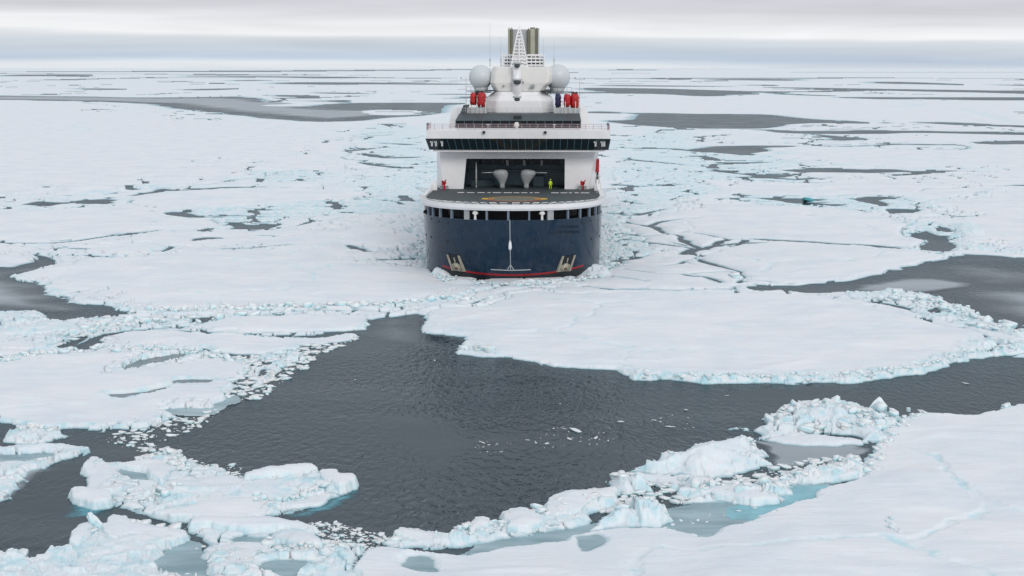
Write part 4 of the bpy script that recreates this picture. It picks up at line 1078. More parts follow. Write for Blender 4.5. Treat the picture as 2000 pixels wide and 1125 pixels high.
def grid_mesh(name, z, keep, s, mat, parent=None, ice=None, exact=None):
    """mesh of the grid cells in slice s whose four corners are kept"""
    up = z > -.01                                  # every cell that touches ice above water, plus a skirt
    for _ in range(2):
        q = up.copy(); q[1:] |= up[:-1]; q[:-1] |= up[1:]; q[:, 1:] |= up[:, :-1]; q[:, :-1] |= up[:, 1:]; up = q
    keep = up; z = np.where(z > -.01, z, np.minimum(z, -.06))
    k4 = keep[:-1, :-1] & keep[1:, :-1] & keep[:-1, 1:] & keep[1:, 1:]
    used = np.zeros(keep.shape, bool); used[:-1, :-1] |= k4; used[1:, :-1] |= k4; used[:-1, 1:] |= k4; used[1:, 1:] |= k4
    if used.sum() < 4: return None
    idx = np.full(keep.shape, -1, np.int64); idx[used] = np.arange(used.sum())
    V = np.stack([GX[s][used], GY[s][used], z[used]], 1)
    a = idx[:-1, :-1][k4]; b = idx[:-1, 1:][k4]; c = idx[1:, 1:][k4]; d = idx[1:, :-1][k4]
    Fc = np.stack([a, d, c, b], 1)
    o = fast_mesh(name, V, Fc, mat, parent, attrs=({'ice': ice[used]} if ice is not None else None))
    return o
def tight(s, keep):
    return s
def topfit(poly, h):
    """the outline was read off the photo where the far edge shows the top of the ice and the near edge the waterline"""
    n = len(poly); ar = sum(poly[i][0] * poly[(i + 1) % n][1] - poly[(i + 1) % n][0] * poly[i][1] for i in range(n))
    out_ = []
    for i in range(n):
        (ax, ay), (bx_, by_) = poly[i - 1], poly[(i + 1) % n]
        ex, ey = bx_ - ax, by_ - ay; l = math.hypot(ex, ey) or 1
        ny = -ex / l if ar > 0 else ex / l              # outward, rows count downwards
        w_ = max(0.0, min(1.0, .5 - 1.2 * ny))
        out_.append((poly[i][0], poly[i][1] + w_ * h * .55 * sm(720, 860, poly[i][1]) * max(0, poly[i][1] - 133) / 33))
    return out_
def lip(poly, fb):
    """the near edge of a hole lies lower in the view than the rim of the ice that hides it"""
    my = sum(p[1] for p in poly) / len(poly)
    return [(x, y + (fb * (y - 133) / 33 if y > my else 0)) for x, y in poly]
FLOES = []
def crack_w(d, t, px_w, X_, Y_, seed):
    """half width of a crack, given in photo rows, tapering to its ends"""
    wpx = px_w * Y_ ** 2 / (CAM_H * F) * .42
    wpx = np.maximum(wpx, .5 * Y_ ** 2 / (CAM_H * F) * 1.25)
    return wpx * np.clip(1.35 - np.abs(2 * t - 1) ** 3, .45, 1) * (.85 + .4 * vnoise(X_ / 9, Y_ / 9, seed))
def floe(name, label, poly, fb=.35, rim=0.0, rimh=0.0, rims=None, holes=(), cracks=(), seed=1, rough=0.0, roughl=2.2, ice0=0.0, cat='ice floe',
         group=None, swell=.10, edge=None, dome=0.0, notch=True, it=1, warp=1.0, jag=.75, flk=2.0, parent=None, carve=True):
    if parent is None and jag > .5: poly = topfit(poly, fb + .4 * dome + .25 * rough)
    s = sl_of(poly)
    X_, Y_ = (GX + (WX - GX) * warp)[s], (GY + (WY - GY) * warp)[s]
    sd = sd_poly(X_, Y_, poly, it)
    SFL[s] = np.maximum(SFL[s], sd)
    lj = max(1.3, 4.5 * float(np.median(CD[s][sd > 0])) if (sd > 0).any() else 1.3)
    _, _, ij = cells(GX[s], GY[s], lj, seed + 40); _, _, ij2 = cells(GX[s], GY[s], lj * .4, seed + 41)
    sd = sd + jag * .62 * ((ij - .5) * .75 * min(lj, 14) + (ij2 - .5) * .3 * min(lj, 14)) * sm(4.5, .5, np.abs(sd) / max(1, lj * .8))
    for h in holes: sd = np.minimum(sd, -sd_poly(X_, Y_, lip(h, fb)))
    sd = np.minimum(sd, -SLN[s])
    if parent is None and carve: sd = np.where(gy[s[0]][:, None] < 425, np.minimum(sd, -SWA[s]), sd)
    if parent is None: sd = np.minimum(sd, -FZ[s]); SFL[s] = np.where(FZ[s] > 0, np.minimum(SFL[s], -FZ[s]), SFL[s])
    for c in cracks:
        line, wpx = c; d, t = sd_line(X_, Y_, line); sd = np.minimum(sd, d - crack_w(d, t, wpx, X_, Y_, seed))
    wr = np.maximum(.35, 1.3 * CD[s]) if edge is None else np.maximum(edge * (2.6 if rough > .4 else 1.3), 1.3 * CD[s])
    gX, gY = GX[s], GY[s]
    fbl = fb + np.minimum(gY * 5e-5, 1.5)
    top = fbl + swell * fbm(gX, gY, 16, seed, 4) * sm(0, 6, sd) + .05 * fbm(gX, gY, 2.5, seed + 3, 3) * sm(40, 5, CD[s] * 10)
    if gY.min() < 190: top = .12 + (top - .12) * (.62 + .75 * fbm(gX, gY, 9, seed + 60, 2) + .38 * sm(0, 7, sd))
    ice = np.full(sd.shape, float(ice0))
    # wind-carved drifts and refrozen old cracks
    dr = 1 - np.abs(fbm(gX * .55, gY, 7, seed + 70, 3)) * 2
    top = top + .16 * sm(.35, 1, dr) * sm(0, 5, sd) * sm(3, .6, CD[s])
    lo_ = max(34, 22 * float(np.median(CD[s]))); _, eo, _ = cells(X_, Y_, lo_, seed + 80)
    old = sm(.035, .008, eo) * sm(-.1, .3, fbm(gX, gY, lo_ * 1.5, seed + 81, 2)) * sm(2, 6, sd)
    top = top - .16 * old
    ice = np.maximum(ice, .75 * old)
    if dome: top = top + dome * sm(0, 1, sd / max(1e-6, sd.max()))
    if rim > 0:
        band = 1 - sm(rim * .4, rim, sd)
        mod = sm(-.35, .35, fbm(gX, gY, 14, seed + 77, 3))
        if rims is not None:
            d, t = sd_line(gX, gY, rims); mod = mod * .3 + .9 * (1 - sm(rim * .8, rim * 1.8, d))
        lam = np.maximum(1.1, 2.6 * CD[s].min())
        h1, e1, i1 = cells(X_, Y_, 1.9 if lam < 1.9 else lam * 1.6, seed + 5); h2, e2, i2 = cells(X_, Y_, lam * .7, seed + 6)
        a = band * mod
        top = top + a * rimh * (h1 * .9 + h2 * .45 - .1) 
        ice = np.maximum(ice, a * .9)
    if rough > 0:
        h1, e1, i1 = cells(X_, Y_, roughl * 2.2, seed + 15); h2, e2, i2 = cells(X_, Y_, roughl * .62, seed + 16); h3, e3, i3 = cells(X_, Y_, roughl * .22, seed + 18)
        m_ = sm(-.8, .1, fbm(gX, gY, 7, seed + 17, 3))
        top = top + 1.15 * rough * m_ * (h1 * .9 + h2 * .5 + h3 * .2 - .25)
        ice = np.maximum(ice, m_ * .8)
    if dome > .5: flk = -1
    lf = max(1.4, 3.2 * float(np.median(CD[s])))       # broken margin: gaps of open water between pieces
    hf, ef, idf = cells(GX[s] * .75, GY[s], lf, seed + 90)
    fl_ = (ef < .10) & (idf > .35) & (sd < flk * lf) & (fbm(gX, gY, lf * 9, seed + 91, 2) > -.05)
    top = np.where(fl_, -.25, top); slf = np.where(fl_, -1, 1)
    r = np.clip(sd / wr, -1.6, 1)
    z = np.where(r > 0, np.where(slf > 0, np.maximum(top, .1) * r, top), r * .35)
    o = grid_mesh(name, z, sd > -wr * 1.8, s, M_ICE, parent, ice)
    if parent is None: tag(o, label, cat, group)
    FLOES.append(o)
    return o
def slab(parent, poly, z, seed, dome=.12, edge=.14):
    """a flat snow-covered plate lying proud of its floe"""
    poly = [(x, y + .25 * z * (y - 133) / 33) for x, y in poly]
    return floe('ice_slab', None, poly, fb=z, seed=seed, swell=.10, edge=edge, dome=dome, jag=.45, flk=-1, parent=parent, it=1, warp=.7)
def sheet(name, poly, z, mat, parent=None, fadew=1.0, label=None, cat=None, group=None, it=1):
    """a level sheet whose attribute 'edge' falls off over fadew metres at its rim"""
    if parent is not None and 'label' in parent.keys() and name != 'submerged_ice': poly = lip(poly, .5)
    s = sl_of(poly, 10); sd = sd_poly(WX[s], WY[s], poly, it)
    keep = sd > -np.maximum(.02, CD[s])
    k4 = keep[:-1, :-1] & keep[1:, :-1] & keep[:-1, 1:] & keep[1:, 1:]
    used = np.zeros(keep.shape, bool); used[:-1, :-1] |= k4; used[1:, :-1] |= k4; used[:-1, 1:] |= k4; used[1:, 1:] |= k4
    if used.sum() < 4: return None
    idx = np.full(keep.shape, -1, np.int64); idx[used] = np.arange(used.sum())
    V = np.stack([GX[s][used], GY[s][used], np.full(used.sum(), z)], 1)
    Fc = np.stack([idx[:-1, :-1][k4], idx[1:, :-1][k4], idx[1:, 1:][k4], idx[:-1, 1:][k4]], 1)
    ed = np.clip(sd / np.maximum(fadew, CD[s] * .5), 0, 1.4)[used]
    o = fast_mesh(name, V, Fc, mat, parent, attrs={'edge': ed})
    if label: tag(o, label, cat, group)
    return o

# ---- broken blocks: convex chunks with their own facets
TEMPL = []
def _mk_templates():
    """angular plates of broken ice: few corners, flat top, chipped rim"""
    rnd = random.Random(4)
    for k in range(18):
        bm = bmesh.new(); th = rnd.choice((.16, .22, .3, .45)) 
        n = rnd.randint(4, 6); asp = rnd.uniform(.5, .9)
        for i in range(n):
            a = 2 * PI * (i + rnd.uniform(-.28, .28)) / n; rr = rnd.uniform(.7, 1.1)
            x, y = rr * math.cos(a), rr * math.sin(a) * asp
            bm.verts.new((x * .93, y * .93, th + rnd.uniform(-.03, .03)))
            bm.verts.new((x, y, th * rnd.uniform(.2, .6)))
            bm.verts.new((x * .85, y * .85, -th * rnd.uniform(.7, 1.1)))
        if k % 3 == 0:
            bm.verts.new((rnd.uniform(-.4, .4), rnd.uniform(-.3, .3), th + rnd.uniform(.08, .35)))
        bmesh.ops.convex_hull(bm, input=bm.verts)
        for v in [v for v in bm.verts if not v.link_faces]: bm.verts.remove(v)
        bmesh.ops.triangulate(bm, faces=bm.faces)
        bmesh.ops.recalc_face_normals(bm, faces=bm.faces)
        bm.verts.index_update()
        V = np.array([v.co[:] for v in bm.verts]); Fc = np.array([[v.index for v in f.verts] for f in bm.faces])
        TEMPL.append((V, Fc)); bm.free()
_mk_templates()
def blocks_mesh(name, items, mat, parent=None):
    """items: (x,y,z,size,flat,tilt,rz,seed)"""
    Vs, Fs, off = [], [], 0
    rnd = np.random.RandomState(len(items) + 3)
    for (x, y, z, s, fl, ti, rz) in items:
        V, Fc = TEMPL[rnd.randint(len(TEMPL))]
        V = V * np.array([s, s * rnd.uniform(.7, 1.1), s * fl])
        a = rnd.uniform(0, 6.28); c, q = math.cos(ti), math.sin(ti)
        Rx = np.array([[1, 0, 0], [0, c, -q], [0, q, c]]); c1, s1 = math.cos(a), math.sin(a); c2, s2 = math.cos(rz), math.sin(rz)
        V = V @ (np.array([[c1, -s1, 0], [s1, c1, 0], [0, 0, 1]]).T) @ Rx.T @ (np.array([[c2, -s2, 0], [s2, c2, 0], [0, 0, 1]]).T)
        V = V + rnd.uniform(-.03, .03, V.shape) * s
        Vs.append(V + np.array([x, y, z])); Fs.append(Fc + off); off += len(V)
    return fast_mesh(name, np.concatenate(Vs), np.concatenate(Fs), mat, parent)
def surf_z(o_, xs, ys):
    me = o_.data; n = len(me.vertices); co = np.empty(n * 3, np.float32); me.vertices.foreach_get('co', co); co = co.reshape(-1, 3)
    out_ = []
    for x, y in zip(xs, ys):
        d = (co[:, 0] - x) ** 2 + (co[:, 1] - y) ** 2; i = d.argmin(); out_.append((co[i, 2], d[i]))
    return out_
def ridge(parent, line, width, n, size, name='pressure_ridge', seed=1, h=.25, smax=None, tilt=.5):
    """heap of blocks along a photo line, width in metres"""
    rnd = random.Random(seed); pts = [at(*p) for p in line]
    L_ = [0]
    for a, b in zip(pts[:-1], pts[1:]): L_.append(L_[-1] + math.hypot(b[0] - a[0], b[1] - a[1]))
    XY = []
    for _ in range(n):
        t = rnd.uniform(0, L_[-1]); i = max(k for k in range(len(L_)) if L_[k] <= t); i = min(i, len(pts) - 2)
        f = (t - L_[i]) / (L_[i + 1] - L_[i]); x = pts[i][0] + (pts[i+1][0] - pts[i][0]) * f; y = pts[i][1] + (pts[i+1][1] - pts[i][1]) * f
        XY.append((x + rnd.gauss(0, width * .4), y + rnd.gauss(0, width * .4)))
    sz = surf_z(parent, [p[0] for p in XY], [p[1] for p in XY]) if parent else [(0, 0)] * n
    items = []
    for (x, y), (z, d) in zip(XY, sz):
        if d > 1.2 or z < .12: continue
        s_ = size * (.35 + 2.1 * rnd.random() ** 3.2)
        items.append((x, y, z + s_ * rnd.uniform(-.05, h), s_, rnd.uniform(.8, 1.3), rnd.gauss(0, tilt * .75), rnd.uniform(0, 6.28)))
    if len(items) < 2: return None
    return tag(blocks_mesh(name, items, M_BLOCK, parent), kind='stuff')
def brash(name, poly, n, smin, smax, seed=1, dens=None, label=None, mat=None, fl=.4, zoff=.0):
    rnd = random.Random(seed); pts = [at(*p) for p in poly]
    x0_ = min(p[0] for p in pts); x1_ = max(p[0] for p in pts); y0_ = min(p[1] for p in pts); y1_ = max(p[1] for p in pts)
    items = []; tries = 0
    while len(items) < n and tries < n * 30:
        tries += 1
        x, y = rnd.uniform(x0_, x1_), rnd.uniform(y0_, y1_); ins = False
        for i in range(len(pts)):
            ax, ay = pts[i]; bx_, by_ = pts[(i + 1) % len(pts)]
            if (ay > y) != (by_ > y) and x < (bx_ - ax) * (y - ay) / (by_ - ay) + ax: ins = not ins
        if not ins: continue
        s_ = smin + (smax - smin) * rnd.random() ** 3
        items.append((x, y, zoff + s_ * .06, s_, 2 * fl * rnd.uniform(.6, 1.1), rnd.gauss(0, .08), rnd.uniform(0, 6.28)))
    o_ = blocks_mesh(name, items, M_BLOCK); tag(o_, kind='stuff')
    if label: tag(o_, label, 'brash ice')
    return o_

# ================================================================== FLOES, traced on the ground
# --- right foreground: the snow field the viewer hovers over
FG = floe('ice_floe', 'large smooth snow field filling the lower right corner', [(690,1110),(720,1090),(770,1078),(850,1082),(960,1078),(1060,1058),(1130,1042),(1160,1036),(1330,1036),(1362,1046),(1420,1030),(1500,1004),(1560,985),(1640,960),(1690,925),(1705,900),
   (1690,885),(1730,850),(1760,822),(1775,812),(1850,812),(1960,800),(1985,792),(2010,790),(2400,770),(2400,1300),(600,1300),(640,1180)],
   fb=.55, swell=.28, seed=3, jag=.45, flk=-1, holes=[[(792,1098),(820,1091),(866,1094),(858,1099),(820,1101),(797,1100)], [(1136,1051),(1150,1048),(1186,1050),(1165,1053),(1142,1053)]], edge=.5)
ridge(FG, [(1700,930),(1700,890),(1740,850),(1770,815)], 2.2, 150, .26, seed=5)
ridge(FG, [(1775,815),(1850,812),(1960,802),(2010,790)], .5, 50, .28, seed=6)
ridge(FG, [(1735,1020),(1750,1055),(1760,1062)], .5, 26, .16, name='snow_lumps', seed=7)
sheet('melt_pool', [(786,1096),(820,1087),(872,1091),(862,1102),(820,1104),(788,1102)], .06, M_POOL, FG)
sheet('melt_pool', [(1130,1051),(1150,1045),(1192,1048),(1165,1056),(1138,1056)], .06, M_POOL, FG)
# --- meltwater trough between the ridge and the snow field
TR = sheet('meltwater_channel', [(900,1090),(1000,1082),(1120,1062),(1160,1052),(1330,1056),(1362,1064),(1420,1050),(1500,1024),(1600,990),(1670,955),(1560,940),(1480,950),(1380,985),(1250,1010),(1100,1030),(960,1050)],
   .03, M_POOL, None, .3, 'shallow grey green meltwater channel along the lower right snow field', 'melt pool')
sheet('meltwater_channel', [(1500,960),(1530,952),(1580,950),(1640,958),(1570,990),(1500,1004),(1440,1000),(1440,985)], .036, simple('turquoise_meltwater', (.20,.50,.58), .2, 0, .3, .5), TR, .5)
# --- rubble ridges in front of it
RA = floe('rubble_floe', 'long low ridge of tumbled ice blocks between dark water and meltwater channel', [(765,1045),(780,1034),(830,1036),(880,1040),(905,1024),(950,1020),(965,1008),(1020,998),(1060,980),(1110,962),(1165,955),(1200,940),(1260,940),(1240,962),(1200,975),(1215,990),(1160,1000),(1150,1024),(1090,1036),(1010,1052),(930,1062),(880,1070),(800,1072),(765,1066)],
   fb=.32, rough=.55, roughl=1.5, ice0=.25, seed=21, cat='rubble ice', edge=.3)
ridge(RA, [(780,1050),(880,1050),(960,1030),(1080,1000),(1180,965)], 1.6, 260, .28, seed=22)
slab(RA, [(1050,983),(1110,961),(1218,955),(1202,973),(1150,983),(1142,1005),(1106,1010),(1080,1015),(1054,1001)], 0.62, 620)
slab(RA, [(970,1005),(1034,1000),(1070,1021),(1058,1037),(1002,1042),(970,1025)], 0.70, 621)
slab(RA, [(906,1025),(950,1021),(956,1041),(914,1054)], 0.65, 622)
slab(RA, [(766,1037),(818,1032),(858,1041),(906,1047),(858,1064),(770,1054)], 0.50, 623)
RB = floe('rubble_floe', 'rounded heap of blocks standing alone in the grey green channel', [(1150,1020),(1180,1000),(1225,975),(1262,970),(1300,990),(1322,1010),(1325,1026),(1290,1036),(1230,1030),(1160,1038)], fb=.35, rough=.8, roughl=1.4, dome=.7, seed=23, ice0=.3, cat='rubble ice', edge=.3)
ridge(RB, [(1190,1012),(1250,990),(1310,1018)], 1.2, 90, .30, seed=24)
RC = floe('rubble_floe', 'whaleback mound of hummocked snow and ice at the edge of the dark water', [(1212,918),(1222,908),(1260,905),(1290,888),(1340,876),(1400,866),(1440,858),(1485,868),(1500,886),(1530,900),(1490,912),(1440,928),(1380,936),(1330,930),(1290,932),(1240,928)], fb=.4, rough=.6, roughl=1.6, dome=1.3, seed=25, ice0=.15, cat='rubble ice', edge=.35)
ridge(RC, [(1240,915),(1330,895),(1440,878),(1490,895)], 1.8, 160, .24, seed=26)
RD = floe('rubble_floe', 'jumbled ridge of blue white blocks reaching from the meltwater to the snow field', [(1170,944),(1200,930),(1290,934),(1400,940),(1480,936),(1530,920),(1590,905),(1640,898),(1690,886),(1712,905),(1700,925),(1640,940),(1560,950),(1528,965),(1520,985),(1450,995),(1380,985),(1330,988),(1300,970),(1220,966)],
   fb=.38, rough=.7, roughl=1.5, dome=.35, seed=27, ice0=.3, cat='rubble ice', edge=.3, holes=[[(1270,944),(1330,950),(1350,958),(1290,955)], [(1240,958),(1320,962),(1360,975),(1280,972)]])
ridge(RD, [(1340,970),(1450,965),(1530,938),(1620,915),(1690,900)], 1.7, 360, .30, seed=28)
ridge(RD, [(1180,940),(1260,950),(1340,950)], 1.0, 90, .28, seed=29)
slab(RD, [(1300,960),(1392,955),(1440,949),(1504,964),(1522,974),(1512,984),(1456,989),(1392,976)], 0.85, 630)
slab(RD, [(1200,932),(1252,931),(1332,938),(1408,934),(1412,945),(1352,953),(1288,942),(1224,942)], 0.50, 631)
slab(RD, [(1536,926),(1560,908),(1624,910),(1680,894),(1696,910),(1680,926),(1600,938)], 0.90, 632)
RE = floe('rubble_floe', 'raft of tilted ice slabs jutting left from the snow field', [(1425,828),(1480,826),(1510,808),(1560,796),(1610,790),(1650,788),(1690,800),(1730,812),(1765,812),(1760,835),(1725,866),(1700,872),(1640,868),(1560,866),(1500,862),(1470,845)], fb=.36, rough=.65, roughl=1.5, dome=.4, seed=31, ice0=.3, cat='rubble ice', edge=.3,
   holes=[[(1560,852),(1640,846),(1690,856),(1650,862)]])
ridge(RE, [(1500,825),(1600,808),(1700,828),(1750,822)], 2.2, 320, .34, seed=32)
ridge(RE, [(1560,850),(1640,850),(1730,840)], 1.2, 80, .4, seed=33)
slab(RE, [(1612,826),(1664,821),(1698,830),(1672,848),(1624,843)], 0.80, 640)
slab(RE, [(1488,855),(1580,846),(1684,865),(1672,871),(1544,871)], 0.42, 641)
slab(RE, [(1510,810),(1544,793),(1608,789),(1594,806),(1560,823)], 0.90, 642)
slab(RE, [(1640,798),(1672,800),(1696,818),(1652,816)], 0.85, 643)
sheet('thin_grey_ice', [(1470,850),(1500,864),(1700,874),(1690,886),(1620,900),(1540,912),(1500,890),(1480,870)], .02, M_NILAS, None, .6, 'thin grey ice skin between the slab raft and the hummocked mound', 'thin ice')
# single standing slabs
def chunk(px, py, s, label, seed, h=1.0, group=None, cat='ice block', tilt=.2, z=0.0, fl=.8, rx=1.0):
    x, y = at(px, py); rnd = np.random.RandomState(seed)
    V, Fc = TEMPL[rnd.randint(len(TEMPL))]
    V = V * np.array([s * rx, s * .8, s * fl * h]); c, q = math.cos(tilt), math.sin(tilt); V = V @ np.array([[c, 0, q], [0, 1, 0], [-q, 0, c]])
    a = rnd.uniform(0, 6.28); c, q = math.cos(a), math.sin(a); V = V @ np.array([[c, -q, 0], [q, c, 0], [0, 0, 1]])
    # one cut of subdivision with jitter so that the faces are not toy-like
    bm = bmesh.new(); vs_ = [bm.verts.new(v) for v in V]
    for f in Fc: bm.faces.new([vs_[i] for i in f])
    bmesh.ops.subdivide_edges(bm, edges=bm.edges, cuts=1, use_grid_fill=True)
    bm.verts.ensure_lookup_table()
    for v in bm.verts: v.co += Vector(rnd.uniform(-.06, .06, 3)) * s
    me = bpy.data.meshes.new('ice_block'); bm.to_mesh(me); bm.free(); me.materials.append(M_BLOCK)
    o_ = bpy.data.objects.new('ice_block', me); COL.objects.link(o_); o_.location = (x, y, z + s * .12)
    tag(o_, label, cat, group); return o_
chunk(1711, 812, 1.15, 'pale slab standing on edge at the right of the slab raft', 3, 1.5, z=.5, tilt=.9)
chunk(1628, 800, .95, 'tilted blue slab on top of the slab raft', 6, 1.1, z=.5, tilt=.6)
chunk(1773, 812, .42, 'small upright lump on the near corner of the snow field', 9, 1.3, z=.55)
GCH = 'small loose ice pieces drifting in the dark foreground water'
LO = [(1125,842,.62,'widest drifting ice piece of the cluster in mid water'),(1112,858,.36,'rounded ice piece just below the widest drifting one'),(1164,856,.30,'ice piece at the right end of the mid water cluster'),
      (1102,838,.22,'small ice piece touching the left end of the widest one'),(1030,860,.24,'left piece of the thin drifting string in mid water'),(1068,867,.27,'right piece of the thin drifting string in mid water'),
      (943,865,.22,'upper ice crumb left of the thin drifting string'),(955,869,.16,'ice crumb beside the upper one on the left'),(979,883,.17,'lowest ice crumb on the left in mid water'),
      (1213,824,.28,'flat sliver between the mid water cluster and the right hand pieces'),(1277,821,.24,'left piece of the pair near the raft of slabs'),(1310,834,.34,'right piece of the pair near the raft of slabs'),
      (1340,801,.24,'lone crumb above the pair near the raft of slabs'),(1420,773,.20,'small crumb floating just below the big oval floe'),(1094,789,.17,'lone white crumb in the middle of the water'),(849,704,.16,'tiny crumb near the left tip of the oval floe'),
      (694,742,.2,'lone white crumb in the left part of the dark water'),(1886,749,.28,'flat white crumb near the right edge of the water'),(1448,856,.45,'flat ice piece left of the grey ice skin')]
for k, (px, py, s_, lb) in enumerate(LO):
    chunk(px, py, s_, lb, 40 + k, .6, GCH, 'ice piece', .05, 0, .5, 1.5)
brash('brash_ice', [(1020,852),(1100,832),(1210,850),(1180,868),(1060,875)], 55, .05, .17, 3, label='scattered ice crumbs around the drifting cluster in mid water')
brash('brash_ice', [(920,860),(1000,862),(1000,890),(930,886)], 22, .05, .15, 4, label='scattered ice crumbs left of the drifting string')
brash('brash_ice', [(1260,815),(1340,800),(1360,840),(1300,845)], 20, .05, .16, 5, label='scattered ice crumbs near the raft of slabs')

# --- the big oval floe in front of the ship
rimline = [(880,690),(1020,716),(1220,744),(1300,750),(1450,752),(1640,748),(1780,733),(1900,702),(1985,690)]
OV = floe('ice_floe', 'huge smooth oval floe floating between the ship and the dark water', [(832,618),(850,606),(900,600),(940,598),(975,590),(1040,580),(1200,573),(1400,570),(1560,574),(1640,590),(1700,602),(1790,625),(1850,640),(1930,655),(1985,672),(1992,690),(1940,702),(1900,704),(1840,720),(1780,735),(1700,745),
   (1640,750),(1540,748),(1450,751),(1300,749),(1225,742),(1200,730),(1140,723),(1080,720),(1020,716),(960,702),(920,696),(882,690),(880,682),(905,668),(893,656),(850,648),(832,638),(840,630)],
   fb=.38, jag=.55, flk=-1, rim=4.5, rimh=.5, rims=[(1215,742),(1300,749),(1450,751),(1640,749),(1780,734),(1900,703),(1985,688)], seed=51, swell=.12, cracks=[([(1928,662),(1918,675),(1922,690),(1932,694)], 2.2)])
ridge(OV, [(1250,742),(1450,745),(1640,742),(1780,728),(1900,697),(1980,680)], 1.3, 420, .24, seed=52)
ridge(OV, [(885,684),(930,688),(960,696)], 1.6, 60, .38, seed=53)
ridge(OV, [(1280,690),(1240,705),(1290,712)], .5, 10, .1, name='snow_lumps', seed=54)
RG = floe('rubble_floe', 'belt of broken floes along the right back edge of the oval floe', [(1640,580),(1700,574),(1790,574),(1840,580),(1880,596),(1912,602),(1925,622),(1955,632),(1985,640),(1990,655),(1988,668),(1930,650),(1850,634),(1790,618),(1720,598)], fb=.4, rough=.45, roughl=2.4, seed=55, flk=12, ice0=.25, cat='rubble ice',
   holes=[[(1690,586),(1735,592),(1770,606),(1745,606),(1710,596)], [(1790,598),(1830,600),(1820,606),(1795,604)]])
ridge(RG, [(1680,582),(1800,590),(1900,618),(1975,655)], 4.0, 300, .5, seed=56)
floe('ice_floe', 'snowy floe cut off by the right edge beside the tip of the oval floe', [(1982,645),(2010,636),(2400,640),(2400,690),(2020,700),(1975,702),(1995,690),(1985,665)], seed=57, rim=3, rimh=.6)
sheet('thin_grey_ice', [(1669,560),(1750,545),(1810,541),(1871,550),(1912,562),(1900,572),(1845,580),(1740,574),(1677,573)], .03, M_NILAS, None, 2.5, 'pale tongue of thin grey ice in the open water on the right', 'thin ice', it=2)
sheet('thin_grey_ice', [(1900,575),(1960,566),(2060,570),(2300,580),(2300,640),(2060,640),(1990,630),(1930,604)], .022, M_NILAS, None, 9, 'greasy patch of thin ice behind the right tip of the oval floe', 'thin ice', it=2)
sheet('thin_grey_ice', [(1862,510),(1920,520),(2000,535),(2400,540),(2400,560),(2000,552),(1930,556),(1880,545),(1850,528)], .025, M_NILAS, None, 14, 'faint sheet of thin grey ice at the right edge', 'thin ice', it=2)
# --- ship-side floes
LENS = floe('ice_floe', 'lens shaped white floe to the right of the bow with a pointed right tip', [(1350,497),(1400,482),(1470,474),(1600,478),(1740,486),(1800,490),(1838,496),(1822,504),(1800,510),(1740,528),(1656,545),(1561,553),(1500,552),(1450,549),(1440,540),(1400,522),(1362,508)], seed=60, fb=.34, flk=-1, jag=.55,
   cracks=[], edge=.3)
RF = floe('ice_floe', 'flat floe right of the hull behind the lens shaped floe', [(1210,432),(1300,412),(1400,406),(1560,408),(1700,416),(1785,428),(1800,450),(1790,478),(1752,486),(1600,476),(1480,469),(1440,468),(1400,474),(1350,492),(1290,494),(1215,480)], seed=61, flk=-1, jag=.55,
   cracks=[(c7([(160,186),(340,192)]), 1.5), (c7([(340,240),(410,222),(480,203),(550,199)]), 2.0), (c7([(170,205),(280,230),(345,240),(470,335),(520,385)]), 2.2), (c7([(540,262),(600,274),(650,290)]), 2.2), (c7([(470,262),(500,258)]), 2.6), (c7([(345,325),(450,335)]), 1.6),
           (c7([(410,368),(470,352),(500,332),(570,322),(565,304),(640,298),(730,294)]), 2.8), (c7([(1000,198),(1040,197)]), 2), (c7([(360,310),(420,325)]), 1.6)])
RH = floe('ice_floe', 'cracked floe pinned between the bow and the lens shaped floe', [(1170,528),(1210,500),(1290,497),(1345,498),(1360,512),(1400,526),(1438,543),(1448,556),(1510,558),(1480,564),(1400,566),(1300,566),(1180,568),(1090,566),(1020,578),(960,590),(900,598),(880,596),(885,585),(960,575),(980,560),(1100,552)], seed=62, flk=-1, jag=.55,
   cracks=[(c7([(350,408),(430,402),(500,395),(515,384)]), 2.6), (c7([(480,455),(580,450),(690,440),(712,480)]), 2.6), (c7([(150,470),(240,478),(310,495)]), 1.7), (c7([(230,432),(360,450),(440,455),(520,478),(600,500)]), 1.6), (c7([(702,455),(710,480),(705,508)]), 5), ([(1095,568),(1130,570),(1180,571)], 2.4),
           ([(885,602),(960,597),(1000,594),(1040,586)], 2.2), ([(905,594),(945,586)], 1.4), ([(946,576),(962,577)], 3.5), ([(860,590),(868,591)], 4), ([(1000,585),(1016,582)], 1.6)])
ridge(RH, [(890,590),(1000,582),(1100,571),(1250,569),(1450,566)], 1.2, 320, .42, seed=63)
ridge(RH, [(1430,540),(1447,552)], .8, 14, .5, seed=64)
LF = floe('ice_floe', 'great flat floe left of the bow that the ship is breaking into', [(62,538),(70,520),(98,497),(150,490),(300,482),(420,470),(560,462),(700,440),(826,430),(832,470),(840,520),(880,545),(1000,555),(985,568),(960,574),(880,584),(830,594),(760,602),(700,604),(640,606),(560,608),(480,616),(400,618),(320,616),(245,613),(235,606),(180,600),(140,585),(105,568),(90,555)], seed=65, fb=.45, rim=2.2, rimh=.25, swell=.18,
   cracks=[(c6([(1610,330),(1660,342),(1720,357)]), 2), (c6([(1610,402),(1700,402),(1800,398),(1920,390)]), 1.8), (c6([(970,335),(1180,342),(1350,330),(1420,322)]), 1.3), (c6([(1340,332),(1362,327)]), 2.6), (c6([(240,382),(420,380),(560,378)]), 1.0), (c6([(1720,412),(1860,425),(1930,430)]), 1.6), (c6([(1760,365),(1860,352),(1925,345)]), 1.6), (c6([(1800,385),(1860,378),(1925,380)]), 1.6)])
ridge(LF, [(300,612),(400,612),(560,604),(760,598),(860,590)], 1.6, 420, .45, seed=66)
SW = MB()
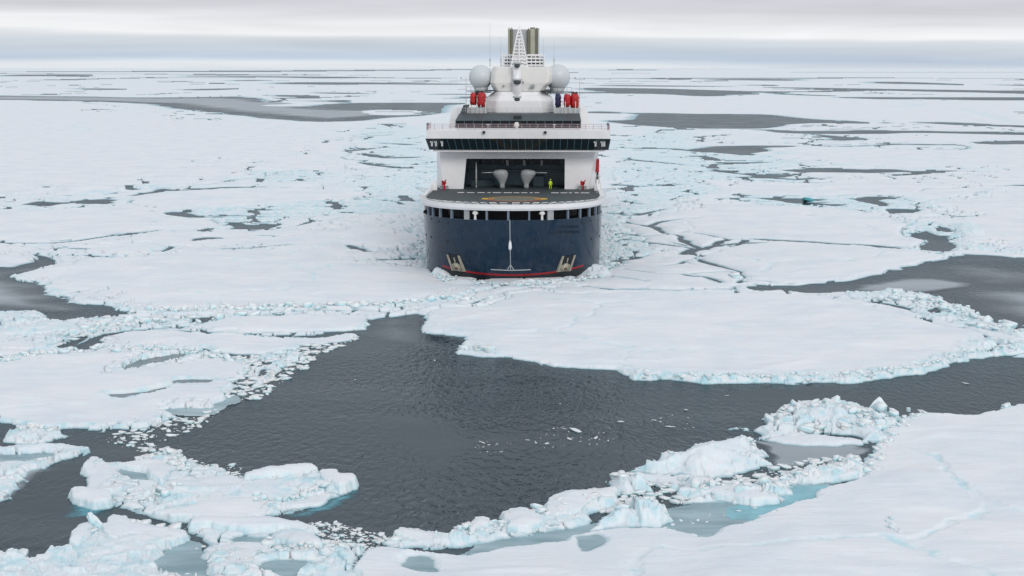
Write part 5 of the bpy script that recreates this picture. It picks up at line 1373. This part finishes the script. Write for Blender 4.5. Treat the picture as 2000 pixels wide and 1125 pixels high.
floe('ice_floe', 'small wedge of snow on the left edge above the grey lead', [(-400,470),(0,480),(60,480),(95,485),(70,500),(0,522),(-400,540)], seed=67)
floe('ice_floe', 'broad pale floe at left in front of the dark broken lead', c6([(-500,165),(0,158),(140,150),(400,142),(640,132),(760,150),(800,190),(960,200),(1040,235),(900,245),(760,250),(600,268),(440,288),(240,314),(0,314),(-500,330)]), seed=68, cracks=[(c6([(560,182),(585,184)]), 2), (c6([(660,218),(690,214)]), 1.5)])
floe('ice_floe', 'narrow spindle shaped floe left of the flight deck', c6([(640,140),(640,105),(780,84),(1000,72),(1340,62),(1600,68),(1770,88),(1740,108),(1600,120),(1400,130),(1260,140),(1150,150),(900,150),(760,150)]), seed=69)
floe('ice_floe', 'pale strip floe left of the hull behind the great flat floe', c6([(760,262),(1060,256),(1200,252),(1330,226),(1500,198),(1650,180),(1900,176),(1915,200),(1700,225),(1500,262),(1300,290),(1000,322),(740,326),(460,332),(300,338),(260,322),(440,300),(600,280)]), seed=70,
     cracks=[(c6([(1540,188),(1620,180)]), 2.5), (c6([(1160,278),(1250,284),(1390,288)]), 1.3), (c6([(1780,236),(1840,236)]), 2.4), (c6([(830,300),(910,290),(1005,288)]), 4), (c6([(1380,286),(1430,292)]), 1.4)])
UL = floe('ice_floe', 'vast undisturbed snow floe across the upper left', [(-500,196),(0,194),(125,200),(200,208),(265,217),(300,219),(380,224),(470,232),(550,240),(600,246),(640,254),(690,272),(720,300),(735,325),(700,335),(660,345),(600,345),(520,352),(430,366),(350,370),(290,374),(200,384),(120,392),(0,396),(-500,390)], seed=71, fb=.5, swell=.22,
     rims=None, rim=8, rimh=.5, cracks=[(c4([(990,515),(1000,512)]), 2), (c4([(300,284),(400,292),(560,300)]), 2.5)])
# --- right: bands of floes between the leads
floe('ice_floe', 'broad white band of ice beyond the large dark lead on the right', c5([(300,255),(500,252),(760,256),(1000,252),(1130,260),(1400,268),(1700,271),(2000,273),(2800,276),(2800,368),(2000,362),(1700,350),(1500,344),(1330,343),(1060,338),(950,324),(700,320),(450,314),(300,308)]), seed=72, rim=10, rimh=.5)
floe('ice_floe', 'white strip of ice between two long thin leads on the right', c5([(1000,368),(1060,356),(1330,358),(1500,352),(1700,366),(2000,380),(2800,386),(2800,398),(2000,397),(1600,394),(1400,388),(1100,390),(960,386)]), seed=73)
floe('ice_floe', 'pale floe at right below the forked lead', c5([(1000,465),(1080,455),(1300,462),(1560,458),(1780,452),(1900,452),(2000,456),(2800,456),(2800,545),(2000,545),(1860,545),(1500,541),(1290,534),(1200,520),(1100,525),(960,500),(960,485)]), seed=74, rim=12, rimh=.6)
floe('ice_floe', 'smooth floe at the right edge in front of the arrow shaped lead', c5([(1300,572),(1500,568),(1860,556),(2000,552),(2800,552),(2800,612),(2000,606),(1760,616),(1600,612),(1400,600),(1250,590)]), seed=75)
floe('ice_floe', 'flat floe right of the ship crossed by no cracks behind the turquoise lump', c7([(540,30),(700,24),(990,26),(1200,20),(1500,24),(1700,40),(1640,66),(1480,88),(1300,88),(1180,110),(1010,102),(900,106),(760,94),(600,90),(520,70)]), seed=76)
floe('ice_floe', 'big tilted snow plain at the far right below the broken lead', [(1800,400),(1840,388),(1900,378),(2000,372),(2500,370),(2500,498),(2000,500),(1930,494),(1880,490),(1860,470),(1850,450),(1820,440),(1790,430),(1830,422),(1850,412)], seed=77, rim=7, rimh=.5, swell=.3)
floe('ice_floe', 'pale floe behind the hull on the right near the wake', c7([(540,110),(700,118),(900,138),(1050,152),(1180,160),(1350,160),(1440,182),(1560,186),(1580,210),(1400,200),(1100,180),(800,178),(500,182),(420,170),(450,130)]), seed=78)
floe('ice_floe', 'small white island floe inside the far grey lead on the left', carve=False, poly=c4([(985,294),(960,286),(1060,278),(1180,276),(1290,280),(1295,290),(1270,302),(1100,304),(1000,300)]), seed=79)
floe('ice_floe', 'longer white island floe nearer the ship in the far grey lead', carve=False, poly=c4([(1430,318),(1500,308),(1640,305),(1760,308),(1790,318),(1700,328),(1560,330),(1470,326)]), seed=80)
for P_, z_ in (((0,187,180,188,330,191,440,193,560,207,700,216,860,214,870,220,725,232,640,234,560,227,380,213,265,207,125,196,0,192,-400,191,-400,187), .1),):
    sheet('thin_grey_ice', list(zip(P_[::2], P_[1::2])), z_, M_NILAS, None, 30, 'thin grey ice covering the far lead on the upper left', 'thin ice')
sheet('thin_grey_ice', [(-400,525),(0,530),(60,520),(72,545),(110,572),(170,598),(120,612),(60,610),(0,604),(-400,596)], .03, M_NILAS, None, 6, 'smooth thin grey ice in the bay at the left edge', 'thin ice')
sheet('thin_grey_ice', [(740,632),(800,622),(845,650),(870,672),(820,690),(740,672),(690,668),(700,650)], .02, M_NILAS, None, 9, 'faint skim of thin ice at the head of the dark water', 'thin ice', it=2)

# --- left lower group
F13 = floe('ice_floe', 'flat pale floe with a ragged right end above the long snowy floe', [(170,672),(195,662),(220,654),(330,652),(430,654),(560,662),(636,658),(660,655),(690,654),(650,668),(600,678),(560,684),(520,694),(470,692),(430,690),(380,686),(280,684),(200,686)], seed=90, fb=.4, rim=1.6, rimh=.35,
   cracks=[([(385,680),(410,688),(445,695)], 2.5)])
F12 = floe('ice_floe', 'tongue shaped floe left of the head of the dark water', [(395,642),(420,628),(470,622),(560,618),(700,612),(735,616),(745,630),(720,640),(660,650),(600,652),(520,650),(430,650)], seed=91, fb=.4, rim=1.5, rimh=.3)
F14 = floe('ice_floe', 'broken rubbly floe at the left edge above the narrow lead', [(-400,612),(0,606),(66,606),(80,622),(110,632),(150,636),(120,650),(60,656),(0,655),(-400,650)], seed=92, flk=10, fb=.38, rough=.35, roughl=2, ice0=.2, holes=[[(-10,622),(30,628),(20,636),(-20,636)]])
F15 = floe('rubble_floe', 'mass of broken brash wedged between the left floes', [(60,668),(140,640),(200,622),(300,618),(400,620),(560,612),(640,608),(700,610),(560,618),(430,626),(395,642),(330,648),(220,650),(150,664),(140,680),(80,690)], seed=93, flk=40, fb=.3, rough=.5, roughl=1.7, ice0=.4, cat='rubble ice',
   holes=[[(240,646),(330,642),(380,640),(300,650)], [(100,668),(130,658),(160,658),(120,676)], [(400,618),(430,618),(420,628),(395,626)]])
ridge(F15, [(100,670),(250,632),(420,624),(640,612)], 3, 320, .45, seed=94)
F11 = floe('ice_floe', 'long snowy floe at left with two dark melt slots', [(-400,690),(0,712),(40,700),(120,690),(180,682),(240,688),(330,684),(380,690),(440,698),(500,712),(508,722),(480,738),(440,748),(452,756),(420,770),(440,790),(420,800),(350,798),(310,800),(330,806),(340,816),(300,828),(280,838),(220,845),(150,840),(100,834),(0,826),(-400,815)],
   seed=95, fb=.5, rim=1.4, rimh=.25, swell=.2, holes=[[(232,716),(262,712),(290,704),(330,700),(380,692),(372,698),(340,708),(300,714),(260,717)], [(205,767),(240,762),(290,758),(340,748),(415,740),(400,752),(340,756),(290,766),(240,769)]])
sheet('melt_pool', [(228,718),(262,710),(290,702),(330,698),(384,690),(376,700),(340,712),(300,716)], .08, M_DARKPOOL, F11)
sheet('melt_pool', [(200,768),(240,760),(290,755),(340,745),(420,738),(404,755),(340,760),(290,768)], .08, M_DARKPOOL, F11)
sheet('wet_shelf', [(320,800),(350,790),(400,780),(450,772),(460,790),(430,800),(360,806)], .045, M_POOL, F11, .5)
ridge(F11, [(0,716),(100,696),(200,688),(330,690),(440,702)], 2.2, 260, .34, seed=96)
ridge(F11, [(440,700),(500,715),(480,738)], 1.5, 90, .4, seed=97)
F11b = floe('rubble_floe', 'loose slabs and slush at the right end of the long snowy floe', [(460,704),(520,694),(560,686),(600,690),(615,698),(590,710),(580,722),(560,735),(530,748),(500,762),(480,760),(500,745),(505,725)], seed=98, flk=40, fb=.25, rough=.45, roughl=1.3, ice0=.3, cat='rubble ice',
   holes=[[(510,706),(560,702),(540,714),(505,716)], [(520,728),(550,722),(530,738)]])
brash('brash_ice', [(440,700),(540,682),(640,670),(700,655),(700,662),(620,695),(590,725),(540,755),(515,780),(470,782),(420,775),(450,755)], 620, .12, .85, 11, label='loose brash along the right end of the left floes')
brash('brash_ice', [(230,845),(340,820),(440,795),(400,830),(300,870),(380,900),(480,925),(430,935),(330,900),(260,880),(200,860)], 300, .08, .6, 12, label='grey brash drifting below the long snowy floe')
brash('brash_ice', [(0,660),(60,656),(140,640),(170,655),(100,690),(0,700)], 260, .1, .8, 13, label='brash in the narrow lead at the left edge')
chunk(497, 777, .75, 'flat pointed slab below the loose slush on the left', 71, .6, tilt=.08, fl=.5, rx=1.5)
chunk(485, 750, .9, 'rounded white slab at the end of the long snowy floe', 72, .6, tilt=.06, fl=.5, rx=1.4)
chunk(360, 821, .5, 'small lone slab just off the corner of the long snowy floe', 73, .6, tilt=.06, fl=.5, rx=1.3)
# two small bergs under the left floe
B1 = floe('rubble_floe', 'small hummocky floe drifting below the long snowy floe at left', [(12,858),(30,842),(60,834),(100,832),(130,845),(125,855),(100,862),(60,868),(25,866)], seed=101, fb=.35, rough=.6, roughl=1.0, dome=.35, cat='rubble ice', edge=.25)
ridge(B1, [(30,855),(80,845),(115,850)], .7, 40, .3, seed=102)
B2 = floe('ice_floe', 'long tongue of ice at the left edge with a turquoise slot', [(-200,880),(0,876),(60,870),(120,868),(160,874),(176,884),(150,897),(90,905),(60,925),(38,950),(20,975),(0,982),(-200,1000)], seed=103, fb=.36, rough=.22, roughl=1.3, ice0=.2, edge=.3, holes=[[(-20,892),(30,890),(110,888),(60,898),(0,902),(-20,904)]])
sheet('melt_pool', [(-24,890),(30,888),(116,886),(60,900),(0,906),(-24,906)], .06, M_POOL, B2)
sheet('submerged_ice', [(-10,985),(20,978),(45,952),(70,930),(100,915),(60,912),(0,930)], .012, M_NILAS, B2, .8)
# --- the sculpted floe in the foreground
C1 = floe('ice_floe', 'sculpted foreground floe with curled left lip and long pointed right end', [(150,915),(155,900),(200,902),(240,900),(262,893),(300,888),(340,884),(360,892),(365,902),(385,908),(420,910),(440,925),(470,935),(500,930),(560,922),(610,918),(622,926),(650,930),(700,938),(705,945),(680,960),(650,968),(600,985),(560,1000),(520,1010),(480,1014),(430,1018),(370,1020),(310,1016),(270,1008),(240,998),(200,990),(150,985),(138,975),(150,962),(190,960),(220,965),(200,952),(165,935)],
   seed=111, fb=.32, rough=.42, roughl=1.6, dome=.12, ice0=.12, swell=.3, edge=.32, holes=[[(224,912),(262,908),(296,925),(300,934),(262,936),(235,925)]])
ridge(C1, [(250,905),(300,898),(355,900),(350,930)], 1.1, 150, .30, seed=112)
ridge(C1, [(170,975),(240,980),(300,985),(345,960)], 1.0, 90, .26, seed=113)
ridge(C1, [(450,948),(540,932),(620,926),(690,944)], .8, 60, .26, seed=114)
ridge(C1, [(480,985),(550,990),(640,958)], .7, 60, .24, seed=115)
slab(C1, [(148,898),(188,900),(227,920),(266,940),(242,949),(219,962),(195,959),(172,943),(152,922)], 1.15, 600)
slab(C1, [(135,977),(141,964),(164,957),(195,959),(219,973),(213,990),(176,994),(148,988)], 0.85, 601)
slab(C1, [(203,910),(250,904),(273,893),(312,885),(332,883),(363,895),(359,914),(344,932),(328,949),(301,941),(273,922),(234,918)], 1.00, 602)
slab(C1, [(367,949),(391,937),(469,938),(486,951),(461,962),(484,969),(539,946),(609,938),(646,961),(633,979),(586,986),(523,998),(500,1015),(430,1020),(352,1017),(289,1011),(320,999),(363,984),(375,969)], 0.80, 603)
slab(C1, [(484,938),(508,930),(547,924),(594,917),(609,916),(625,927),(586,935),(539,940),(484,951)], 1.05, 604)
slab(C1, [(609,932),(664,927),(661,938),(695,933),(708,945),(680,957),(653,967),(641,957),(617,943)], 0.70, 605)
sheet('melt_pool', [(222,910),(262,906),(298,923),(302,936),(262,938),(232,927)], .12, M_POOL, C1)
sheet('submerged_ice', [(540,1006),(580,992),(640,970),(690,955),(680,975),(640,992),(590,1004)], .012, M_SUB, C1, 1.0)
sheet('submerged_ice', [(115,998),(140,984),(175,985),(205,995),(190,1010),(150,1012),(125,1008)], .012, M_SUB, C1, .9)
C1a = floe('ice_floe', 'smooth snowy back of the foreground floe ending in a thin dark water line', [(375,925),(420,936),(470,938),(520,955),(560,965),(560,985),(500,1004),(430,1014),(370,1014),(320,1008),(350,985),(370,965)], seed=116, fb=.85, swell=.25, edge=.9) if False else None
floe('ice_floe', 'little flat slab cluster behind the foreground floe', [(378,918),(400,908),(425,910),(432,925),(410,934),(385,932)], seed=117, fb=.3, rough=.2, roughl=.9, edge=.25)
C2 = floe('ice_floe', 'peaked blue ice mass in the lower left corner', [(-200,1100),(0,1072),(20,1068),(40,1085),(75,1100),(90,1090),(110,1078),(150,1062),(185,1028),(200,1030),(204,1014),(230,1012),(262,1022),(330,1028),(378,1032),(380,1056),(340,1068),(315,1080),(310,1098),(330,1112),(420,1118),(440,1300),(-200,1300)],
   seed=121, fb=.5, rough=.75, roughl=2.0, ice0=.35, dome=.2, edge=.3, swell=.35)
slab(C2, [(150,1043),(190,1025),(192,1049),(168,1073),(132,1081)], 1.30, 650)
slab(C2, [(204,1013),(236,1011),(272,1029),(376,1037),(378,1057),(336,1069),(260,1049),(216,1065),(200,1041)], 0.90, 651)
ridge(C2, [(95,1092),(160,1055),(200,1028),(300,1032),(370,1038)], 1.2, 170, .32, seed=122)
ridge(C2, [(-20,1080),(20,1078),(60,1100)], .7, 60, .4, seed=123)
chunk(190, 1040, 1.1, 'upright fin of ice at the back of the lower left ice mass', 81, 1.2, z=.5, tilt=.9)
sheet('melt_pool', [(310,1090),(325,1074),(360,1062),(385,1060),(402,1075),(410,1095),(440,1125),(440,1160),(370,1160),(310,1130)], .05, M_POOL, None, .3, 'round turquoise melt pool at the bottom left', 'melt pool', it=2)
C3 = floe('ice_floe', 'flat lumpy floe between the foreground floe and the bottom edge', [(376,1028),(400,1020),(470,1020),(540,1016),(600,1022),(640,1026),(655,1034),(620,1040),(640,1060),(700,1062),(720,1075),(690,1085),(680,1105),(640,1120),(560,1128),(520,1160),(440,1160),(420,1125),(400,1105),(396,1080),(410,1062),(385,1050)],
   seed=131, fb=.4, rough=.42, roughl=1.5, ice0=.2, edge=.28, holes=[[(470,1048),(530,1046),(520,1052),(480,1053)], [(530,1104),(570,1098),(608,1102),(600,1112),(550,1114)]])
slab(C3, [(376,1021),(480,1018),(572,1016),(640,1033),(600,1043),(480,1037),(378,1041)], 0.75, 660)
slab(C3, [(396,1069),(472,1053),(532,1061),(520,1085),(504,1113),(432,1105)], 0.60, 661)
slab(C3, [(560,1049),(596,1043),(640,1061),(636,1081),(580,1073)], 0.55, 662)
ridge(C3, [(400,1034),(500,1030),(600,1034)], .9, 120, .24, seed=132)
ridge(C3, [(520,1070),(600,1080),(690,1072)], 1.3, 130, .25, seed=133)
sheet('melt_pool', [(466,1046),(534,1044),(524,1054),(476,1055)], .05, M_POOL, C3); sheet('melt_pool', [(526,1104),(570,1096),(612,1100),(602,1114),(548,1116)], .05, M_POOL, C3)
C4 = floe('ice_floe', 'narrow bank of snow blocks on the bottom edge left of the snow field', [(620,1100),(660,1088),(700,1078),(720,1085),(690,1100),(700,1120),(660,1300),(560,1300),(580,1130)], seed=135, fb=.35, rough=.35, roughl=1.3, ice0=.2, edge=.28)
brash('brash_ice', [(600,1020),(660,1022),(720,1035),(770,1050),(740,1075),(700,1110),(640,1110),(660,1060),(620,1045)], 420, .06, .42, 14, label='brash in the gap left of the lower ridge')
brash('brash_ice', [(1150,975),(1230,945),(1300,925),(1420,935),(1540,905),(1640,890),(1690,890),(1660,910),(1500,945),(1400,960),(1330,985),(1260,975),(1180,1005)], 420, .12, .75, 16, label='low brash packed between the mound and the ridges at lower right')
brash('brash_ice', [(1160,1030),(1330,1015),(1420,1000),(1500,985),(1460,1005),(1340,1040),(1200,1042)], 60, .06, .3, 17, label='small bits of ice floating in the meltwater channel')
brash('brash_ice', [(330,1085),(420,1060),(430,1090),(440,1130),(300,1130)], 26, .06, .3, 18, label='small bits of ice around the round melt pool')
brash('brash_ice', [(380,905),(470,910),(480,930),(420,935)], 70, .06, .4, 15, label='brash behind the foreground floe')
print('floes', len(FLOES), flush=True)

# --- the turquoise lump on the right and the bow wave of snow
chunk(1578, 394, 3.0, 'turquoise ice lump in the broken lead right of the ship', 91, .8, fl=.5).data.materials[0] = simple('turquoise_ice', (.10,.42,.48), .4, 0, .3, .3)
def mound(px, py, rx, ry, h, seed, label, y=None):
    x, yy = at(px, py); bm = bmesh.new(); n, m_ = 56, 22
    V = []; Fc = []
    for j in range(m_ + 1):
        r = 1 - j / m_
        for i in range(n):
            a = 2 * PI * i / n; V.append([x + rx * r * math.cos(a), yy + ry * r * math.sin(a), 0])
    V = np.array(V); rr = np.repeat(1 - np.arange(m_ + 1) / m_, n)
    hh, e, _ = cells(V[:, 0], V[:, 1], 1.3, seed); h2, e2, _ = cells(V[:, 0], V[:, 1], .5, seed + 1)
    V[:, 2] = .2 + h * (1 - rr) ** .8 * sm(1, .6, rr) * (.75 + .35 * hh + .2 * h2) + .1 * hh * (1 - rr)
    V[:, 0] += .5 * fbm(V[:, 0], V[:, 1], 2.5, seed) ; 
    for j in range(m_):
        for i in range(n): Fc.append((j*n+i, j*n+(i+1)%n, (j+1)*n+(i+1)%n, (j+1)*n+i))
    o_ = fast_mesh('snow_heap', V, Fc, M_ICE, None, attrs={'ice': np.full(len(V), .25)}); tag(o_, label, 'snow heap'); bm.free(); return o_
mound(1030, 558, 4.5, 2.4, .75, 5, 'snow heap pushed up right under the stem of the ship')
mound(868, 538, 2.4, 4.5, 1.7, 6, 'spray of crushed snow thrown up at the left anchor')
mound(1156, 536, 3.8, 5.5, 1.6, 7, 'spray of crushed snow thrown up at the right anchor')
mound(905, 556, 4.5, 2.2, .45, 8, 'low snow bank in front of the left bow')
mound(1110, 558, 4.5, 2.2, .45, 9, 'low snow bank in front of the right bow')
def hb(px, py, n, wdt, s_, sd_, lb):
    pass
for k, (line, wdt, n, s_, lb) in enumerate(((([(838,540),(880,552),(960,560),(1040,562),(1120,554),(1172,540)]), 1.5, 230, .6, 'crushed ice blocks heaped along the waterline of the bow'),
                           (([(1186,440),(1190,470),(1192,500),(1186,530)]), 2.6, 300, .42, 'churned ice blocks along the right side of the hull'),
                           (([(822,440),(822,470),(824,500),(830,530)]), 1.5, 110, .38, 'churned ice blocks along the left side of the hull'))):
    rnd = random.Random(200 + k); items = []
    for _ in range(n):
        i = rnd.randrange(len(line) - 1); f = rnd.random(); x, y = at(line[i][0] + (line[i+1][0] - line[i][0]) * f, line[i][1] + (line[i+1][1] - line[i][1]) * f)
        q = s_ * rnd.uniform(.3, 1) ** 1.5
        items.append((x + rnd.gauss(0, wdt * .5), y + rnd.gauss(0, wdt * .5), .45 + q * .2, q, rnd.uniform(.8, 1.2), rnd.gauss(0, .3), rnd.uniform(0, 6)))
    o_ = blocks_mesh('brash_ice', items, M_BLOCK); tag(o_, lb, 'brash ice', kind='stuff')

# --- pack ice: everything between, plates with brash and cracks between them, out to the horizon
CDm = CD
base = np.where(SWA > 0, -SWA, np.minimum(-SWA, 1e6))
s_p = np.minimum(-SWA, -(SFL - 1.0 * np.maximum(.6, CD)))
zone = np.zeros(GX.shape)                       # churned water: wake on both sides of the ship
for P_ in ([(700,250),(870,235),(870,430),(760,430),(620,420),(500,420),(480,395),(640,378),(740,350),(740,310)], [(1180,260),(1330,250),(1440,330),(1400,380),(1300,410),(1230,440),(1260,500),(1200,540),(1180,520)], [(380,400),(700,380),(640,410),(560,430),(420,450)], [(1750,420),(1860,430),(1880,500),(1780,490)], [(1380,385),(1860,380),(1800,420),(1500,410)], [(1160,330),(1520,290),(1560,345),(1500,380),(1200,370)], [(500,340),(660,340),(640,360),(520,362)]):
    s = sl_of(P_, 20); d = sd_poly(WX[s], WY[s], P_, 2); zone[s] = np.maximum(zone[s], sm(-8, 6, d))
zz_ = np.zeros(GX.shape); ic = np.zeros(GX.shape)
lvl = [1.8, 3.6, 8, 18, 45, 120, 350, 1000, 3000, 9000]
LD = np.log2(CD * 2.6)
for k, lam in enumerate(lvl):                    # block size follows the distance so that nothing is finer than the survey
    lk = math.log2(lam); nx = math.log2(lvl[k + 1]) if k + 1 < len(lvl) else 99; pv = math.log2(lvl[k - 1]) if k else -99
    rws = np.where((LD[:, 0] <= (lk if k + 1 < len(lvl) else 99)) & (LD[:, 0] > pv if k else True))[0]
    if len(rws) == 0: continue
    a, b = rws[0], rws[-1] + 1
    Xs, Ys = WX[a:b], WY[a:b]
    h1, e1, i1 = cells(Xs * .55, Ys, lam, 301 + k); h2, e2, i2 = cells(Xs, Ys, lam * 4.3, 401 + k)
    br = np.maximum(zone[a:b], sm(-.12, .22, fbm(GX[a:b], GY[a:b], max(30, lam * 9), 501, 3)) * .7); br = np.maximum(br, (1 - sm(.03, .10, e2)) * .8)
    vs_ = sm(260, 120, CD[a:b] * 8)              # relief fades with distance
    relief = .42 * np.minimum(1, 1.0) 
    top = .30 + np.minimum(GY[a:b] * 5e-5, 1.5) + br * relief * (h1 - .1) * np.clip(6 / lam, .25, 1)
    fz = FZ[a:b] > -CD[a:b]
    br = np.where(fz, 1, br); top = np.where(fz, .30 + .25 * (h1 - .1), top)
    crk = (e1 < .05 + fz * (.10 + .10 * vnoise(GX[a:b] / (lam * 4), GY[a:b] / (lam * 4), 78))) & fz & (i1 > .22) | (e1 < (.055 + .10 * zone[a:b] * (vnoise(GX[a:b] / (lam * 5), GY[a:b] / (lam * 5), 77) > -.2))) & (i1 > .40) & (br > .45)
    top = np.where(crk, -.2, top)
    hole = (i2 > .93) & (e2 < .25) & (e2 > .02) & (CD[a:b] > 1.5)
    top = np.where(hole & (zone[a:b] < .3), -.2, top)
    n4 = vnoise(GX[a:b] / (lam * 14), GY[a:b] / (lam * 14), 611)
    top = np.where((e2 < .045 + .05 * n4) & (n4 > .05) & (zone[a:b] < .3), -.2, top)
    zz_[a:b] = top; ic[a:b] = br * (.35 + .65 * zone[a:b])
wr = np.maximum(.3, 1.3 * CD)
r = np.clip(s_p / wr, -1.6, 1)
z = np.where(r > 0, np.where(zz_ > 0, zz_ * r, zz_), r * .35)
pk = grid_mesh('pack_ice', z, s_p > -wr * 1.8, (slice(None), slice(None)), M_ICE, None, ic)
tag(pk, 'close pack of broken floes reaching to the horizon', 'pack ice', kind='stuff')
print('pack verts', len(pk.data.vertices), flush=True)
